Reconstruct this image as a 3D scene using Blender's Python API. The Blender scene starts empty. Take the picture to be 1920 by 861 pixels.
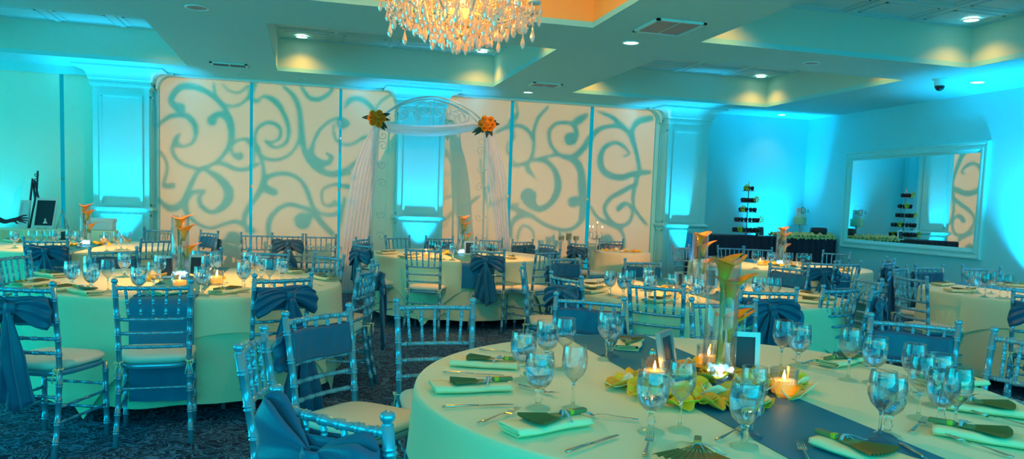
import bpy, math, random
from math import sin, cos, pi, sqrt, radians, atan2, hypot
from mathutils import Vector, Matrix
random.seed(7)
S = bpy.context.scene
C = S.collection
S.view_settings.view_transform = 'Standard'
try: S.view_settings.look = 'None'
except Exception: pass
S.view_settings.gamma = 1.0
S.view_settings.use_curve_mapping = False
S.view_settings.exposure = 0.0

# ------------------------------------------------------------------ camera
FOC, YAW, PIT, ROL, CYP, EYE = 1461.085, 0.25811, -0.0863273, 0.0356206, 78.66, 1.40
def cam_axes():
    cy, sy, cp, sp, cr, sr = cos(YAW), sin(YAW), cos(PIT), sin(PIT), cos(ROL), sin(ROL)
    f = Vector((sy*cp, cy*cp, sp)); r = Vector((cy, -sy, 0)); u = r.cross(f)
    return r*cr+u*sr, -r*sr+u*cr, f
AX, AU, AF = cam_axes()
EYEP = Vector((0, 0, EYE))
cd = bpy.data.cameras.new('camera'); cam = bpy.data.objects.new('camera', cd); C.objects.link(cam)
cam.matrix_world = Matrix(((AX.x, AU.x, -AF.x, 0), (AX.y, AU.y, -AF.y, 0), (AX.z, AU.z, -AF.z, EYE), (0, 0, 0, 1)))
cd.sensor_width = 36.0; cd.lens = FOC/1920*36; cd.shift_y = CYP/1920; cd.clip_start = 0.05; cd.clip_end = 100
S.camera = cam
def ray(x, y): return AX*((x-960)/FOC) - AU*((y-430.5-CYP)/FOC) + AF
def atz(x, y, z): d = ray(x, y); return EYEP + d*((z-EYE)/d.z)
def aty(x, y, Y): d = ray(x, y); return EYEP + d*(Y/d.y)
def atx(x, y, X): d = ray(x, y); return EYEP + d*(X/d.x)
def pix(P):
    v = Vector(P)-EYEP; d = v.dot(AF)
    return 960+FOC*v.dot(AX)/d, 430.5+CYP-FOC*v.dot(AU)/d

# ------------------------------------------------------------------ world and lights
W = bpy.data.worlds.new('world'); S.world = W; W.use_nodes = True
nt = W.node_tree; nt.nodes.clear()
wo = nt.nodes.new('ShaderNodeOutputWorld'); bg = nt.nodes.new('ShaderNodeBackground')
tc = nt.nodes.new('ShaderNodeTexCoord'); sx = nt.nodes.new('ShaderNodeSeparateXYZ'); cr_ = nt.nodes.new('ShaderNodeValToRGB')
cr_.color_ramp.elements[0].position = 0.0; cr_.color_ramp.elements[0].color = (0.0, 0.36, 0.48, 1)
cr_.color_ramp.elements[1].position = 0.95; cr_.color_ramp.elements[1].color = (0.34, 0.26, 0.02, 1)
e_ = cr_.color_ramp.elements.new(0.5); e_.color = (0.0, 0.42, 0.56, 1)
nt.links.new(tc.outputs['Generated'], sx.inputs[0]); nt.links.new(sx.outputs['Z'], cr_.inputs[0])
nt.links.new(cr_.outputs[0], bg.inputs[0]); nt.links.new(bg.outputs[0], wo.inputs[0])
bg.inputs[1].default_value = 1.0

def lamp(kind, name, loc, target, energy, color, size=0.05, angle=90, blend=1.0, sy_=None):
    l = bpy.data.lights.new(name, kind); l.energy = energy; l.color = color
    if kind == 'SPOT': l.spot_size = radians(angle); l.spot_blend = blend; l.shadow_soft_size = size
    elif kind == 'AREA':
        l.size = size
        if sy_: l.shape = 'RECTANGLE'; l.size_y = sy_
    else: l.shadow_soft_size = size
    o = bpy.data.objects.new(name, l); C.objects.link(o); o.location = loc
    if target is not None: o.rotation_euler = (Vector(target)-Vector(loc)).to_track_quat('-Z', 'Y').to_euler()
    return o
CEIL, BACK, RIGHT = 3.0, 11.7, 8.2
UP = (0.008, 0.58, 1.0)
UPW = 420
UPLIGHTS = [(-2.39, 11.10, 0.30), (1.575, 11.10, 0.30), (5.8, 11.10, 0.30), (7.52, 11.4, 0.35), (7.85, 7.15, 0.4), (-3.95, 11.35, 0.35)]
for i, (x, y, z) in enumerate(UPLIGHTS):
    t = (x, y+0.22, 2.4) if i < 3 else ((7.52, 11.66, 2.6) if i == 3 else ((8.15, 7.15, 2.6) if i == 4 else (x, 11.5, 3.0)))
    lamp('SPOT', 'uplight_beam', (x, y, z+0.1), t, UPW*(1.0, 1.0, 1.0, 1.1, 1.6, 0.22)[i], UP if i != 1 else (0.008, 0.52, 1.0), 0.04, 52 if i < 3 else (70 if i == 3 else 85), 0.8 if i < 3 else 1.0)
WARM = (1.0, 0.34, 0.03)
lamp('AREA', 'left_teal_fill', (-6.9, 6.0, 1.6), (0, 6.0, 1.6), 190, (0.0, 0.92, 0.98), 9.0, sy_=2.3)  # added teal fill panel out of view on the left, lifts the ambient
lamp('AREA', 'rear_teal_fill', (1.5, -1.45, 1.7), (1.5, 5, 1.7), 250, (0.0, 0.84, 1.0), 12.0, sy_=2.3)  # added teal fill panel behind the camera, no source of its own
CANS = [(-0.10, 10.42, 3.4), (2.22, 10.38, 3.4), (6.45, 10.40, 3.4), (6.45, 6.62, 3.4), (-1.75, 10.35, 3.4), (3.85, 10.4, 3.4), (3.85, 6.62, 3.4), (2.2, 8.05, 3.4), (6.4, 8.05, 3.4)]
for x, y, z in CANS:
    lamp('SPOT', 'can_beam', (x, y, z-0.03), (x, y, 0), 26, WARM, 0.04, 125, 0.9)
DOWN = [(3.011, 7.196), (3.023, 10.913), (7.419, 11.313), (7.494, 7.549)]
for x, y in DOWN:
    lamp('SPOT', 'downlight_beam', (x, y, 2.98), (x, y, 0), 12, (1.0, 0.45, 0.10), 0.04, 110, 0.9)
for x, y in ((-0.85, 6.0), (1.8, 8.9), (-2.4, 9.2), (5.5, 8.2), (2.95, 5.6), (6.3, 5.4), (1.4, 3.0)):
    lamp('SPOT', 'dining_beam', (x, y, 2.97 if y > 4.2 else 3.2), (x, y, 0), 26 if y < 4.2 else (120 if x > 6 else 360), (1.0, 0.40, 0.05), 0.15, 54, 1.0)

# ------------------------------------------------------------------ materials
MATS = {}
def mat(name, color, rough=0.6, metal=0.0, **k):
    if name in MATS: return MATS[name]
    m = bpy.data.materials.new(name); m.use_nodes = True; n = m.node_tree; b = n.nodes['Principled BSDF']
    b.inputs['Base Color'].default_value = (*color, 1); b.inputs['Roughness'].default_value = rough; b.inputs['Metallic'].default_value = metal
    if 'sheen' in k: b.inputs['Sheen Weight'].default_value = k['sheen']
    if 'coat' in k: b.inputs['Coat Weight'].default_value = k['coat']
    if 'trans' in k: b.inputs['Transmission Weight'].default_value = k['trans']; b.inputs['IOR'].default_value = k.get('ior', 1.45)
    if 'sub' in k: b.inputs['Subsurface Weight'].default_value = k['sub']
    if 'emit' in k:
        b.inputs['Emission Color'].default_value = (*k['emit'], 1); b.inputs['Emission Strength'].default_value = k.get('es', 1)
    if 'noise' in k:      # fine colour variation + bump
        sc, amt, bump = k['noise']
        t = n.nodes.new('ShaderNodeTexCoord'); nz = n.nodes.new('ShaderNodeTexNoise'); nz.inputs['Scale'].default_value = sc; nz.inputs['Detail'].default_value = 3
        n.links.new(t.outputs['Object'], nz.inputs['Vector'])
        mx = n.nodes.new('ShaderNodeMix'); mx.data_type = 'RGBA'
        mx.inputs['A'].default_value = (*[c*(1-amt) for c in color], 1); mx.inputs['B'].default_value = (*[min(1, c*(1+amt)) for c in color], 1)
        n.links.new(nz.outputs['Fac'], mx.inputs['Factor']); n.links.new(mx.outputs['Result'], b.inputs['Base Color'])
        if bump:
            bp = n.nodes.new('ShaderNodeBump'); bp.inputs['Strength'].default_value = bump; bp.inputs['Distance'].default_value = 0.004
            n.links.new(nz.outputs['Fac'], bp.inputs['Height']); n.links.new(bp.outputs[0], b.inputs['Normal'])
    MATS[name] = m; return m
def thin(name, tint=(0.95, 0.98, 1.0), gloss=0.12, rough=0.02, diffuse=None, dmix=0.0):
    """thin clear or gauzy sheet: transparent + fresnel gloss (+ a share of diffuse)"""
    if name in MATS: return MATS[name]
    m = bpy.data.materials.new(name); m.use_nodes = True; n = m.node_tree; n.nodes.clear()
    out = n.nodes.new('ShaderNodeOutputMaterial'); tr = n.nodes.new('ShaderNodeBsdfTransparent'); gl = n.nodes.new('ShaderNodeBsdfGlossy')
    tr.inputs[0].default_value = (*tint, 1); gl.inputs['Roughness'].default_value = rough
    lw = n.nodes.new('ShaderNodeLayerWeight'); lw.inputs['Blend'].default_value = 0.35
    ma = n.nodes.new('ShaderNodeMath'); ma.operation = 'MULTIPLY_ADD'; ma.inputs[1].default_value = 0.60; ma.inputs[2].default_value = gloss*0.3; ma.use_clamp = True
    n.links.new(lw.outputs['Facing'], ma.inputs[0])
    mx = n.nodes.new('ShaderNodeMixShader')
    n.links.new(ma.outputs[0], mx.inputs[0]); n.links.new(tr.outputs[0], mx.inputs[1]); n.links.new(gl.outputs[0], mx.inputs[2])
    last = mx
    if diffuse:
        mx2 = n.nodes.new('ShaderNodeMixShader'); df = n.nodes.new('ShaderNodeBsdfDiffuse'); df.inputs[0].default_value = (*diffuse, 1)
        tl = n.nodes.new('ShaderNodeBsdfTranslucent'); tl.inputs[0].default_value = (*diffuse, 1)
        ad = n.nodes.new('ShaderNodeMixShader'); ad.inputs[0].default_value = 0.35
        n.links.new(df.outputs[0], ad.inputs[1]); n.links.new(tl.outputs[0], ad.inputs[2])
        mx2.inputs[0].default_value = dmix
        n.links.new(tr.outputs[0], mx2.inputs[1]); n.links.new(ad.outputs[0], mx2.inputs[2]); last = mx2
    n.links.new(last.outputs[0], out.inputs[0]); MATS[name] = m; return m
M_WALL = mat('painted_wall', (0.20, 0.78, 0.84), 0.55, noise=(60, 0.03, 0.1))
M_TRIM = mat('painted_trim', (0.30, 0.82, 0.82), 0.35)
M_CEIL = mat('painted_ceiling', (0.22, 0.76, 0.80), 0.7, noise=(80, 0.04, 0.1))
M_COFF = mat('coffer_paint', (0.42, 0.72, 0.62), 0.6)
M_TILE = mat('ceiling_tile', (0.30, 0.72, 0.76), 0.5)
M_SHADE = mat('woven_shade', (0.80, 0.86, 0.66), 0.8, noise=(90, 0.05, 0.2))
M_LINEN = mat('ivory_linen', (0.80, 0.82, 0.50), 0.85, sheen=0.2, noise=(260, 0.05, 0.25))
M_NAPKIN = mat('napkin_cotton', (0.90, 0.82, 0.48), 0.85, noise=(300, 0.04, 0.2))
M_SATIN = mat('blue_satin', (0.003, 0.105, 0.20), 0.36, sheen=0.3, noise=(180, 0.10, 0.15))
M_RUNNER = mat('runner_satin', (0.002, 0.19, 0.34), 0.5, noise=(200, 0.10, 0.15))
M_CHAIR = mat('silver_paint', (0.20, 0.48, 0.62), 0.22, 0.5)
M_CUSH = mat('cushion_cloth', (0.86, 0.80, 0.64), 0.8)
M_STEEL = mat('flatware_steel', (0.62, 0.62, 0.56), 0.18, 1.0)
M_GLASS = thin('clear_glass')
M_WATER = mat('iced_water', (0.80, 0.95, 1.0), 0.02, trans=1.0, ior=1.33)
M_ICE = mat('ice', (0.55, 0.85, 0.95), 0.15, trans=0.6, ior=1.3)
M_DARK = mat('dark_slate', (0.008, 0.015, 0.03), 0.4)
M_BLACK = mat('black_cloth', (0.006, 0.014, 0.035), 0.75)
M_CHROME = mat('chrome_frame', (0.42, 0.46, 0.44), 0.38, 0.8)
M_ORANGE = mat('orange_petal', (1.0, 0.30, 0.0), 0.45, sub=0.1, noise=(30, 0.2, 0.0))
M_GREEN = mat('stem_green', (0.05, 0.22, 0.05), 0.4)
M_LEAF = mat('dark_leaf', (0.01, 0.05, 0.025), 0.4)
M_PETALY = mat('yellow_petal', (0.98, 0.62, 0.03), 0.6)
M_PETALW = mat('cream_petal', (0.86, 0.86, 0.55), 0.6)
M_WAX = mat('candle_wax', (0.95, 0.62, 0.15), 0.5, emit=(1.0, 0.33, 0.02), es=1.0)
M_FLAME = mat('flame', (1, 0.8, 0.3), 0.5, emit=(1.0, 0.75, 0.3), es=14)
M_LED = mat('lit_led', (0.8, 0.95, 1), 0.5, emit=(0.55, 0.9, 1.0), es=6)
M_CRYST = thin('crystal', (0.98, 0.90, 0.75), 0.9, 0.03)
M_CRYSTB = mat('cut_crystal', (1.0, 0.80, 0.62), 0.05, trans=0.45, ior=1.5, emit=(1.0, 0.42, 0.10), es=0.05)  # faint orange emission stands in for bulb glow caught by the crystals
M_GAUZE = thin('white_gauze', (1, 1, 1), 0.1, 0.3, (0.88, 0.90, 0.92), 0.88)
M_WIRE = mat('white_wrought_iron', (0.55, 0.66, 0.62), 0.4, 0.3)
M_LAMP = mat('lit_lens', (1, 1, 1), 0.5, emit=(1.0, 0.93, 0.75), es=6)
M_DIM = mat('dull_lens', (0.25, 0.35, 0.38), 0.5)
M_VENT = mat('vent_dark', (0.02, 0.05, 0.08), 0.6)
M_FANL = mat('fan_leaf', (0.13, 0.13, 0.03), 0.6)
M_FANS = mat('fan_sticks', (0.16, 0.22, 0.08), 0.45)
M_BAND = mat('chartreuse_band', (0.50, 0.50, 0.02), 0.4)
M_RIB = mat('grey_blue_ribbon', (0.30, 0.48, 0.55), 0.35)
M_MIRROR = mat('mirror_silver', (0.86, 0.93, 0.93), 0.01, 1.0)
M_SKIN = mat('skin', (0.12, 0.06, 0.05), 0.5)
M_COAT = mat('dark_jacket', (0.01, 0.02, 0.04), 0.7)
M_HAIR = mat('dark_hair', (0.01, 0.01, 0.012), 0.5)
M_CAKE = mat('mint_icing', (0.30, 0.62, 0.38), 0.5)
M_CUP = mat('chocolate', (0.02, 0.012, 0.02), 0.5)
M_LIME = mat('lime_flower', (0.40, 0.62, 0.02), 0.6)
M_FRILL = mat('green_frill', (0.45, 0.55, 0.20), 0.7)
def carpet():
    m = mat('carpet', (0.02, 0.05, 0.10), 0.95); n = m.node_tree; b = n.nodes['Principled BSDF']
    t = n.nodes.new('ShaderNodeTexCoord'); nz = n.nodes.new('ShaderNodeTexNoise'); nz.inputs['Scale'].default_value = 6; nz.inputs['Detail'].default_value = 1
    mxv = n.nodes.new('ShaderNodeVectorMath'); mxv.operation = 'MULTIPLY_ADD'; mxv.inputs[1].default_value = (0.35, 0.35, 0)
    n.links.new(t.outputs['Object'], nz.inputs['Vector']); n.links.new(nz.outputs['Color'], mxv.inputs[0]); n.links.new(t.outputs['Object'], mxv.inputs[2])
    outs = []
    for sc_, w0 in ((17, 0.035), (31, 0.05)):
        v = n.nodes.new('ShaderNodeTexNoise'); v.inputs['Scale'].default_value = sc_; v.inputs['Detail'].default_value = 0.0; v.inputs['Distortion'].default_value = 0.6
        n.links.new(mxv.outputs[0], v.inputs['Vector'])
        a = n.nodes.new('ShaderNodeMath'); a.operation = 'SUBTRACT'; a.inputs[1].default_value = 0.5; n.links.new(v.outputs['Fac'], a.inputs[0])
        b2 = n.nodes.new('ShaderNodeMath'); b2.operation = 'ABSOLUTE'; n.links.new(a.outputs[0], b2.inputs[0])
        c2 = n.nodes.new('ShaderNodeMath'); c2.operation = 'LESS_THAN'; c2.inputs[1].default_value = w0; n.links.new(b2.outputs[0], c2.inputs[0]); outs.append(c2)
    mx = n.nodes.new('ShaderNodeMath'); mx.operation = 'MAXIMUM'; n.links.new(outs[0].outputs[0], mx.inputs[0]); n.links.new(outs[1].outputs[0], mx.inputs[1])
    c = n.nodes.new('ShaderNodeMix'); c.data_type = 'RGBA'; c.inputs['A'].default_value = (0.002, 0.010, 0.045, 1); c.inputs['B'].default_value = (0.06, 0.21, 0.36, 1)
    n.links.new(mx.outputs[0], c.inputs['Factor']); n.links.new(c.outputs['Result'], b.inputs['Base Color'])
    return m
M_CARPET = carpet()

# ------------------------------------------------------------------ mesh builder
class MB:
    def __init__(s): s.v = []; s.f = []; s.sm = []
    def add(s, vs, fs, smooth=False):
        b = len(s.v); s.v += [tuple(v) for v in vs]; s.f += [tuple(i+b for i in f) for f in fs]; s.sm += [smooth]*len(fs)
    def box(s, x0, x1, y0, y1, z0, z1, M=None):
        vs = [Vector(p) for p in ((x0, y0, z0), (x1, y0, z0), (x1, y1, z0), (x0, y1, z0), (x0, y0, z1), (x1, y0, z1), (x1, y1, z1), (x0, y1, z1))]
        if M: vs = [M @ v for v in vs]
        s.add(vs, [(0, 3, 2, 1), (4, 5, 6, 7), (0, 1, 5, 4), (1, 2, 6, 5), (2, 3, 7, 6), (3, 0, 4, 7)]); return s
    def rbox(s, sx_, sy_, sz_, r, M=None, n=3):
        """rounded slab centred on x,y, from z 0 to sz"""
        r = min(r, sx_/2, sy_/2, sz_/2-1e-5); out = []
        def ring(ins, z):
            R = []
            rr = max(r*1.0-ins, 0.0005)
            for cx, cy, a0 in ((sx_/2-r, sy_/2-r, 0), (-sx_/2+r, sy_/2-r, 90), (-sx_/2+r, -sy_/2+r, 180), (sx_/2-r, -sy_/2+r, 270)):
                for k in range(n+1):
                    a = radians(a0+90*k/n); R.append((cx+rr*cos(a), cy+rr*sin(a), z))
            return R
        rings = []
        for k in range(n+1):
            a = pi/2*k/n; rings.append(ring(r*(1-sin(a)), r*(1-cos(a))))
        for k in range(n, -1, -1):
            a = pi/2*k/n; rings.append(ring(r*(1-sin(a)), sz_-r*(1-cos(a))))
        s.loft(rings, True, True, M); return s
    def loft(s, rings, closed=True, caps=True, M=None, smooth=True):
        n = len(rings[0]); vs = []; fs = []
        for R in rings:
            for p in R: vs.append(M @ Vector(p) if M else Vector(p))
        for i in range(len(rings)-1):
            for j in range(n if closed else n-1):
                k = (j+1) % n; fs.append((i*n+j, i*n+k, (i+1)*n+k, (i+1)*n+j))
        if caps and closed:
            fs.append(tuple(range(n-1, -1, -1))); fs.append(tuple((len(rings)-1)*n+j for j in range(n)))
        s.add(vs, fs, smooth); return s
    def tube(s, path, rad, n=8, caps=True, flat=1.0):
        P = [Vector(p) for p in path]; m = len(P)
        if not hasattr(rad, '__len__'): rad = [rad]*m
        rings = []; up = Vector((0, 0, 1)); prev = None
        for i in range(m):
            t = (P[min(i+1, m-1)]-P[max(i-1, 0)]); t = t.normalized() if t.length > 1e-9 else Vector((0, 0, 1))
            if prev is None:
                a = up.cross(t)
                if a.length < 0.05: a = Vector((1, 0, 0)).cross(t)
                a.normalize()
            else:
                a = prev - t*prev.dot(t); a.normalize()
            prev = a; b = t.cross(a)
            rings.append([P[i]+(a*cos(2*pi*k/n)+b*sin(2*pi*k/n)*flat)*rad[i] for k in range(n)])
        s.loft(rings, True, caps); return s
    def lathe(s, prof, n=16, loc=(0, 0, 0), caps=False, M=None, smooth=True):
        rings = [[(loc[0]+r*cos(2*pi*k/n), loc[1]+r*sin(2*pi*k/n), loc[2]+z) for k in range(n)] for r, z in prof]
        s.loft(rings, True, caps, M, smooth); return s
    def grid(s, fn, nu, nv, smooth=True):
        vs = [fn(i/nu, j/nv) for i in range(nu+1) for j in range(nv+1)]
        fs = [(i*(nv+1)+j, (i+1)*(nv+1)+j, (i+1)*(nv+1)+j+1, i*(nv+1)+j+1) for i in range(nu) for j in range(nv)]
        s.add(vs, fs, smooth); return s
    def ball(s, c, r, n=10, m=6, sc=(1, 1, 1)):
        rings = []
        for i in range(1, m):
            a = pi*i/m; rings.append([(c[0]+sc[0]*r*sin(a)*cos(2*pi*k/n), c[1]+sc[1]*r*sin(a)*sin(2*pi*k/n), c[2]-sc[2]*r*cos(a)) for k in range(n)])
        rings = [[(c[0], c[1], c[2]-sc[2]*r)]*n]+rings+[[(c[0], c[1], c[2]+sc[2]*r)]*n]
        s.loft(rings, True, False); return s
    def mesh(s, name, m):
        me = bpy.data.meshes.new(name); me.from_pydata(s.v, [], s.f); me.polygons.foreach_set('use_smooth', s.sm)
        if m: me.materials.append(m)
        me.validate(); me.update(); return me
    def build(s, name, m, parent=None, **k):
        o = bpy.data.objects.new(name, s.mesh(name, m)); C.objects.link(o)
        if parent: o.parent = parent
        for a, b in k.items(): o[a] = b
        return o
def solid(o, t):
    md = o.modifiers.new('thick', 'SOLIDIFY'); md.thickness = t; md.offset = 0; return o
def struct(mb, name, m, **k):
    o = mb.build(name, m); o['kind'] = 'structure'; return o
def thing(name, cat, loc=(0, 0, 0), rz=0.0, label=None, group=None):
    o = bpy.data.objects.new(name, None); C.objects.link(o); o.location = loc; o.rotation_euler = (0, 0, rz)
    o.empty_display_size = 0.05
    o['category'] = cat
    if label: o['label'] = label
    if group: o['group'] = group
    return o
KIDS = {}
def kids(o):
    return KIDS.get(o.name, [])
def reg(root):
    """remember the children of a prototype once, for fast copying"""
    for o in [root]+list(root.children_recursive): KIDS[o.name] = list(o.children)
    return root
def copy_tree(o, parent=None):
    c = o.copy(); C.objects.link(c)
    if parent: c.parent = parent
    for ch in kids(o): copy_tree(ch, c)
    return c
USED = set()
def inst(proto, loc, rz=0.0, group=None, label=None, rot=None, scale=None):
    if proto.name in USED: o = copy_tree(proto)
    else: USED.add(proto.name); o = proto
    o.location = loc; o.rotation_euler = rot if rot else (0, 0, rz)
    if scale: o.scale = (scale,)*3
    if group: o['group'] = group
    if label: o['label'] = label
    return o
# ranking labels: everything registered under one key gets its place from the left
RANK = {}
def rank(key, o, fmt, plain=None): RANK.setdefault(key, []).append((o, fmt, plain))
ORD = ['first', 'second', 'third', 'fourth', 'fifth', 'sixth', 'seventh', 'eighth', 'ninth', 'tenth', 'eleventh', 'twelfth', 'thirteenth', 'fourteenth', 'fifteenth', 'sixteenth', 'seventeenth', 'eighteenth', 'nineteenth', 'twentieth', 'twenty-first', 'twenty-second', 'twenty-third', 'twenty-fourth', 'twenty-fifth', 'twenty-sixth', 'twenty-seventh', 'twenty-eighth', 'twenty-ninth', 'thirtieth']
def finish_ranks():
    for key, L in RANK.items():
        L.sort(key=lambda t: pix(t[0].location)[0])
        n = len(L)
        for i, (o, fmt, plain) in enumerate(L):
            if n == 1 and plain: o['label'] = plain; continue
            w = 'leftmost' if i == 0 else ('rightmost' if i == n-1 else ORD[i]+' from left')
            o['label'] = fmt.replace('#', w)

# ------------------------------------------------------------------ room shell
struct(MB().box(-7, 9.5, -1.5, 12.2, -0.05, 0), 'floor', M_CARPET)
COFF = [(-0.40, 2.45, 7.80, 10.65), (3.60, 6.70, 7.80, 10.65), (-4.4, -1.50, 8.05, 10.80), (-0.40, 2.45, 4.0, 6.75), (3.60, 6.72, 4.0, 6.90)]
CT = 3.42
def ceiling():
    xs = sorted({-7.0, RIGHT+0.1, *[c[0] for c in COFF], *[c[1] for c in COFF]}); ys = sorted({4.0, BACK+0.2, *[c[2] for c in COFF], *[c[3] for c in COFF]})
    mb = MB()
    for i in range(len(xs)-1):
        for j in range(len(ys)-1):
            cx, cy = (xs[i]+xs[i+1])/2, (ys[j]+ys[j+1])/2
            if any(a < cx < b and c < cy < d for a, b, c, d in COFF): continue
            mb.box(xs[i], xs[i+1], ys[j], ys[j+1], CEIL, CEIL+0.05)
    struct(mb, 'ceiling', M_CEIL); mb = MB(); glow_coffer = MB()
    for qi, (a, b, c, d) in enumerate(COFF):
        if qi == 3: keep, mb = mb, glow_coffer
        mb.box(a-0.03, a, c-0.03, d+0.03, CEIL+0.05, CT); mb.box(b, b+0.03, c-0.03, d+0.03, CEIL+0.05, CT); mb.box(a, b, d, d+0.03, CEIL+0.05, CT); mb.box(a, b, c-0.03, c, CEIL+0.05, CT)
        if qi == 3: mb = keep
    struct(mb, 'trim_6', M_COFF); struct(glow_coffer, 'trim_7', mat('orange_glow_tint', (0.90, 0.50, 0.12), 0.5))  # chandelier's orange glow is put into the main coffer's wall colour
    tl = MB()
    for a, b, c, d in COFF:
        tl.box(a-0.03, b+0.03, c-0.03, d+0.03, CT, CT+0.04)
        n = 4; sx_ = (b-a)/n; m = max(2, round((d-c)/0.62)); sy_ = (d-c)/m
        for i in range(n+1): tl.box(a+i*sx_-0.03, a+i*sx_+0.03, c, d, CT-0.012, CT+0.01)
        for j in range(m+1): tl.box(a, b, c+j*sy_-0.03, c+j*sy_+0.03, CT-0.0125, CT+0.01)
        for i in range(n):
            for j in range(m):
                x0, x1, y0, y1 = a+i*sx_+0.09, a+(i+1)*sx_-0.09, c+j*sy_+0.09, c+(j+1)*sy_-0.09
                for q in ((x0, x1, y0, y0+0.02), (x0, x1, y1-0.02, y1), (x0, x0+0.02, y0, y1), (x1-0.02, x1, y0, y1)): tl.box(*q, CT-0.008, CT+0.01)
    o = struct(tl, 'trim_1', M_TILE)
ceiling()
# back wall
PIL = [(-2.73, -2.05), (1.24, 1.91), (5.46, 6.16)]
bays = [(-1.98, 1.24, True), (1.91, 5.38, True)]
w = MB()
w.box(6.16, RIGHT+0.1, BACK, BACK+0.1, 0, CEIL)
w.box(-7, RIGHT, BACK+0.02, BACK+0.12, 0, 0.25)
w.box(-7, RIGHT, BACK+0.02, BACK+0.12, 2.96, CEIL)
w.box(-2.05, -1.98, BACK-0.04, BACK+0.1, 0, CEIL); w.box(5.38, 5.46, BACK-0.04, BACK+0.1, 0, CEIL)
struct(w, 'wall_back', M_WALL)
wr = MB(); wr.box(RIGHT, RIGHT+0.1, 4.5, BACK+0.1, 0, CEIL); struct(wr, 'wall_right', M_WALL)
struct(MB().box(RIGHT-0.015, RIGHT, 4.5, BACK, 0, 0.12), 'baseboard_right', M_TRIM)
struct(MB().box(6.16, RIGHT-0.02, BACK-0.015, BACK, 0, 0.12), 'baseboard_back', M_TRIM)
def frame_rect(mb, x0, x1, z0, z1, y, wd=0.025, dp=0.018):
    for a, b, c, d in ((x0, x1, z0, z0+wd), (x0, x1, z1-wd, z1), (x0, x0+wd, z0+wd, z1-wd), (x1-wd, x1, z0+wd, z1-wd)): mb.box(a, b, y-dp, y, c, d)
    for a, b, c, d in ((x0+wd, x1-wd, z0+wd, z0+wd+0.012), (x0+wd, x1-wd, z1-wd-0.012, z1-wd), (x0+wd, x0+wd+0.012, z0+wd, z1-wd), (x1-wd-0.012, x1-wd, z0+wd, z1-wd)): mb.box(a, b, y-dp*0.5, y, c, d)
def pilaster(x0, x1, n):
    F = 11.35; mb = MB(); zc = 2.74
    mb.box(x0, x1, F, BACK+0.1, 0, CEIL)
    frame_rect(mb, x0+0.08, x1-0.08, 1.20, zc-0.09, F)
    frame_rect(mb, x0+0.08, x1-0.08, 0.28, 1.08, F)
    # side panels
    for xs_, sg in ((x0, -1), (x1, 1)):
        a, b = (xs_-0.014, xs_) if sg < 0 else (xs_, xs_+0.014)
        for z0, z1 in ((0.28, 1.08), (1.20, zc-0.09)):
            for c, d, e, f in ((F+0.06, BACK-0.06, z0, z0+0.02), (F+0.06, BACK-0.06, z1-0.02, z1), (F+0.06, F+0.08, z0, z1), (BACK-0.08, BACK-0.06, z0, z1)): mb.box(a, b, c, d, e, f)
    def prof(pts):     # moulding swept round three sides; pts (offset, z)
        rings = []
        for o, z in pts: rings.append([(x0-o, BACK, z), (x0-o, F-o, z), (x1+o, F-o, z), (x1+o, BACK, z)])
        mb.loft(rings, False, False, smooth=False)
    prof([(0, 1.115), (0.03, 1.13), (0.045, 1.145), (0.045, 1.165), (0.02, 1.18), (0, 1.19)])
    cove = [(0, zc), (0.02, zc), (0.02, zc+0.018), (0.032, zc+0.02), (0.032, zc+0.045), (0.02, zc+0.05), (0.02, zc+0.07), (0.035, zc+0.075), (0.035, zc+0.09)]
    for k in range(9): a = pi/2*k/8; cove.append((0.05+0.135*(1-cos(a)), zc+0.10+0.125*sin(a)))
    cove += [(0.20, 2.975), (0.20, CEIL)]
    prof(cove)
    prof([(0.02, 0), (0.02, 0.13), (0, 0.15)])
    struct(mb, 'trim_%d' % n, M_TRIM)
for i, (a, b) in enumerate(PIL): pilaster(a, b, i+2)
# rounded upper corners of the window bays and a thin header line
mb = MB(); R_ = 0.2
for x, sg in ((-2.05, 1), (1.24, -1), (1.91, 1), (5.46, -1)):
    x = x + sg*(0.0)
    off = 0.07 if x in (-2.05, 5.46) else 0.0
    xe = x+sg*off
    ring = []
    for yy in (11.52, BACK):
        pts = [(xe-sg*0.02, yy, CEIL), (xe-sg*0.02, yy, 2.97-R_)]
        for k in range(7):
            a = pi/2*k/6; pts.append((xe+sg*R_*(1-cos(a)), yy, 2.97-R_+R_*sin(a)))
        pts.append((xe+sg*R_, yy, CEIL)); ring.append(pts)
    mb.loft(ring, True, True, smooth=False)
for x0, x1 in ((-1.98, 1.24), (1.91, 5.38)): mb.box(x0, x1, 11.60, BACK-0.02, 2.965, CEIL)
mb.box(-7, -2.73, 11.60, BACK-0.02, 2.90, CEIL)
struct(mb, 'trim_5', M_TRIM)
# windows behind the shades
wn = 1
for x0, x1 in ((-6.5, -2.73), (-1.98, 1.24), (1.91, 5.38)):
    fr = MB(); n = 3; y = BACK+0.06
    for i in range(n+1):
        xx = x0+(x1-x0)*i/n; fr.box(xx-0.02, xx+0.02, y, y+0.05, 0.25, 2.96)
    fr.box(x0, x1, y, y+0.05, 1.5, 1.54)
    o = struct(fr, 'window_%d' % wn, M_TRIM); wn += 1
    pn = MB().box(x0, x1, y+0.02, y+0.025, 0.25, 2.96).build('window_pane', M_GLASS, o)
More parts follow.
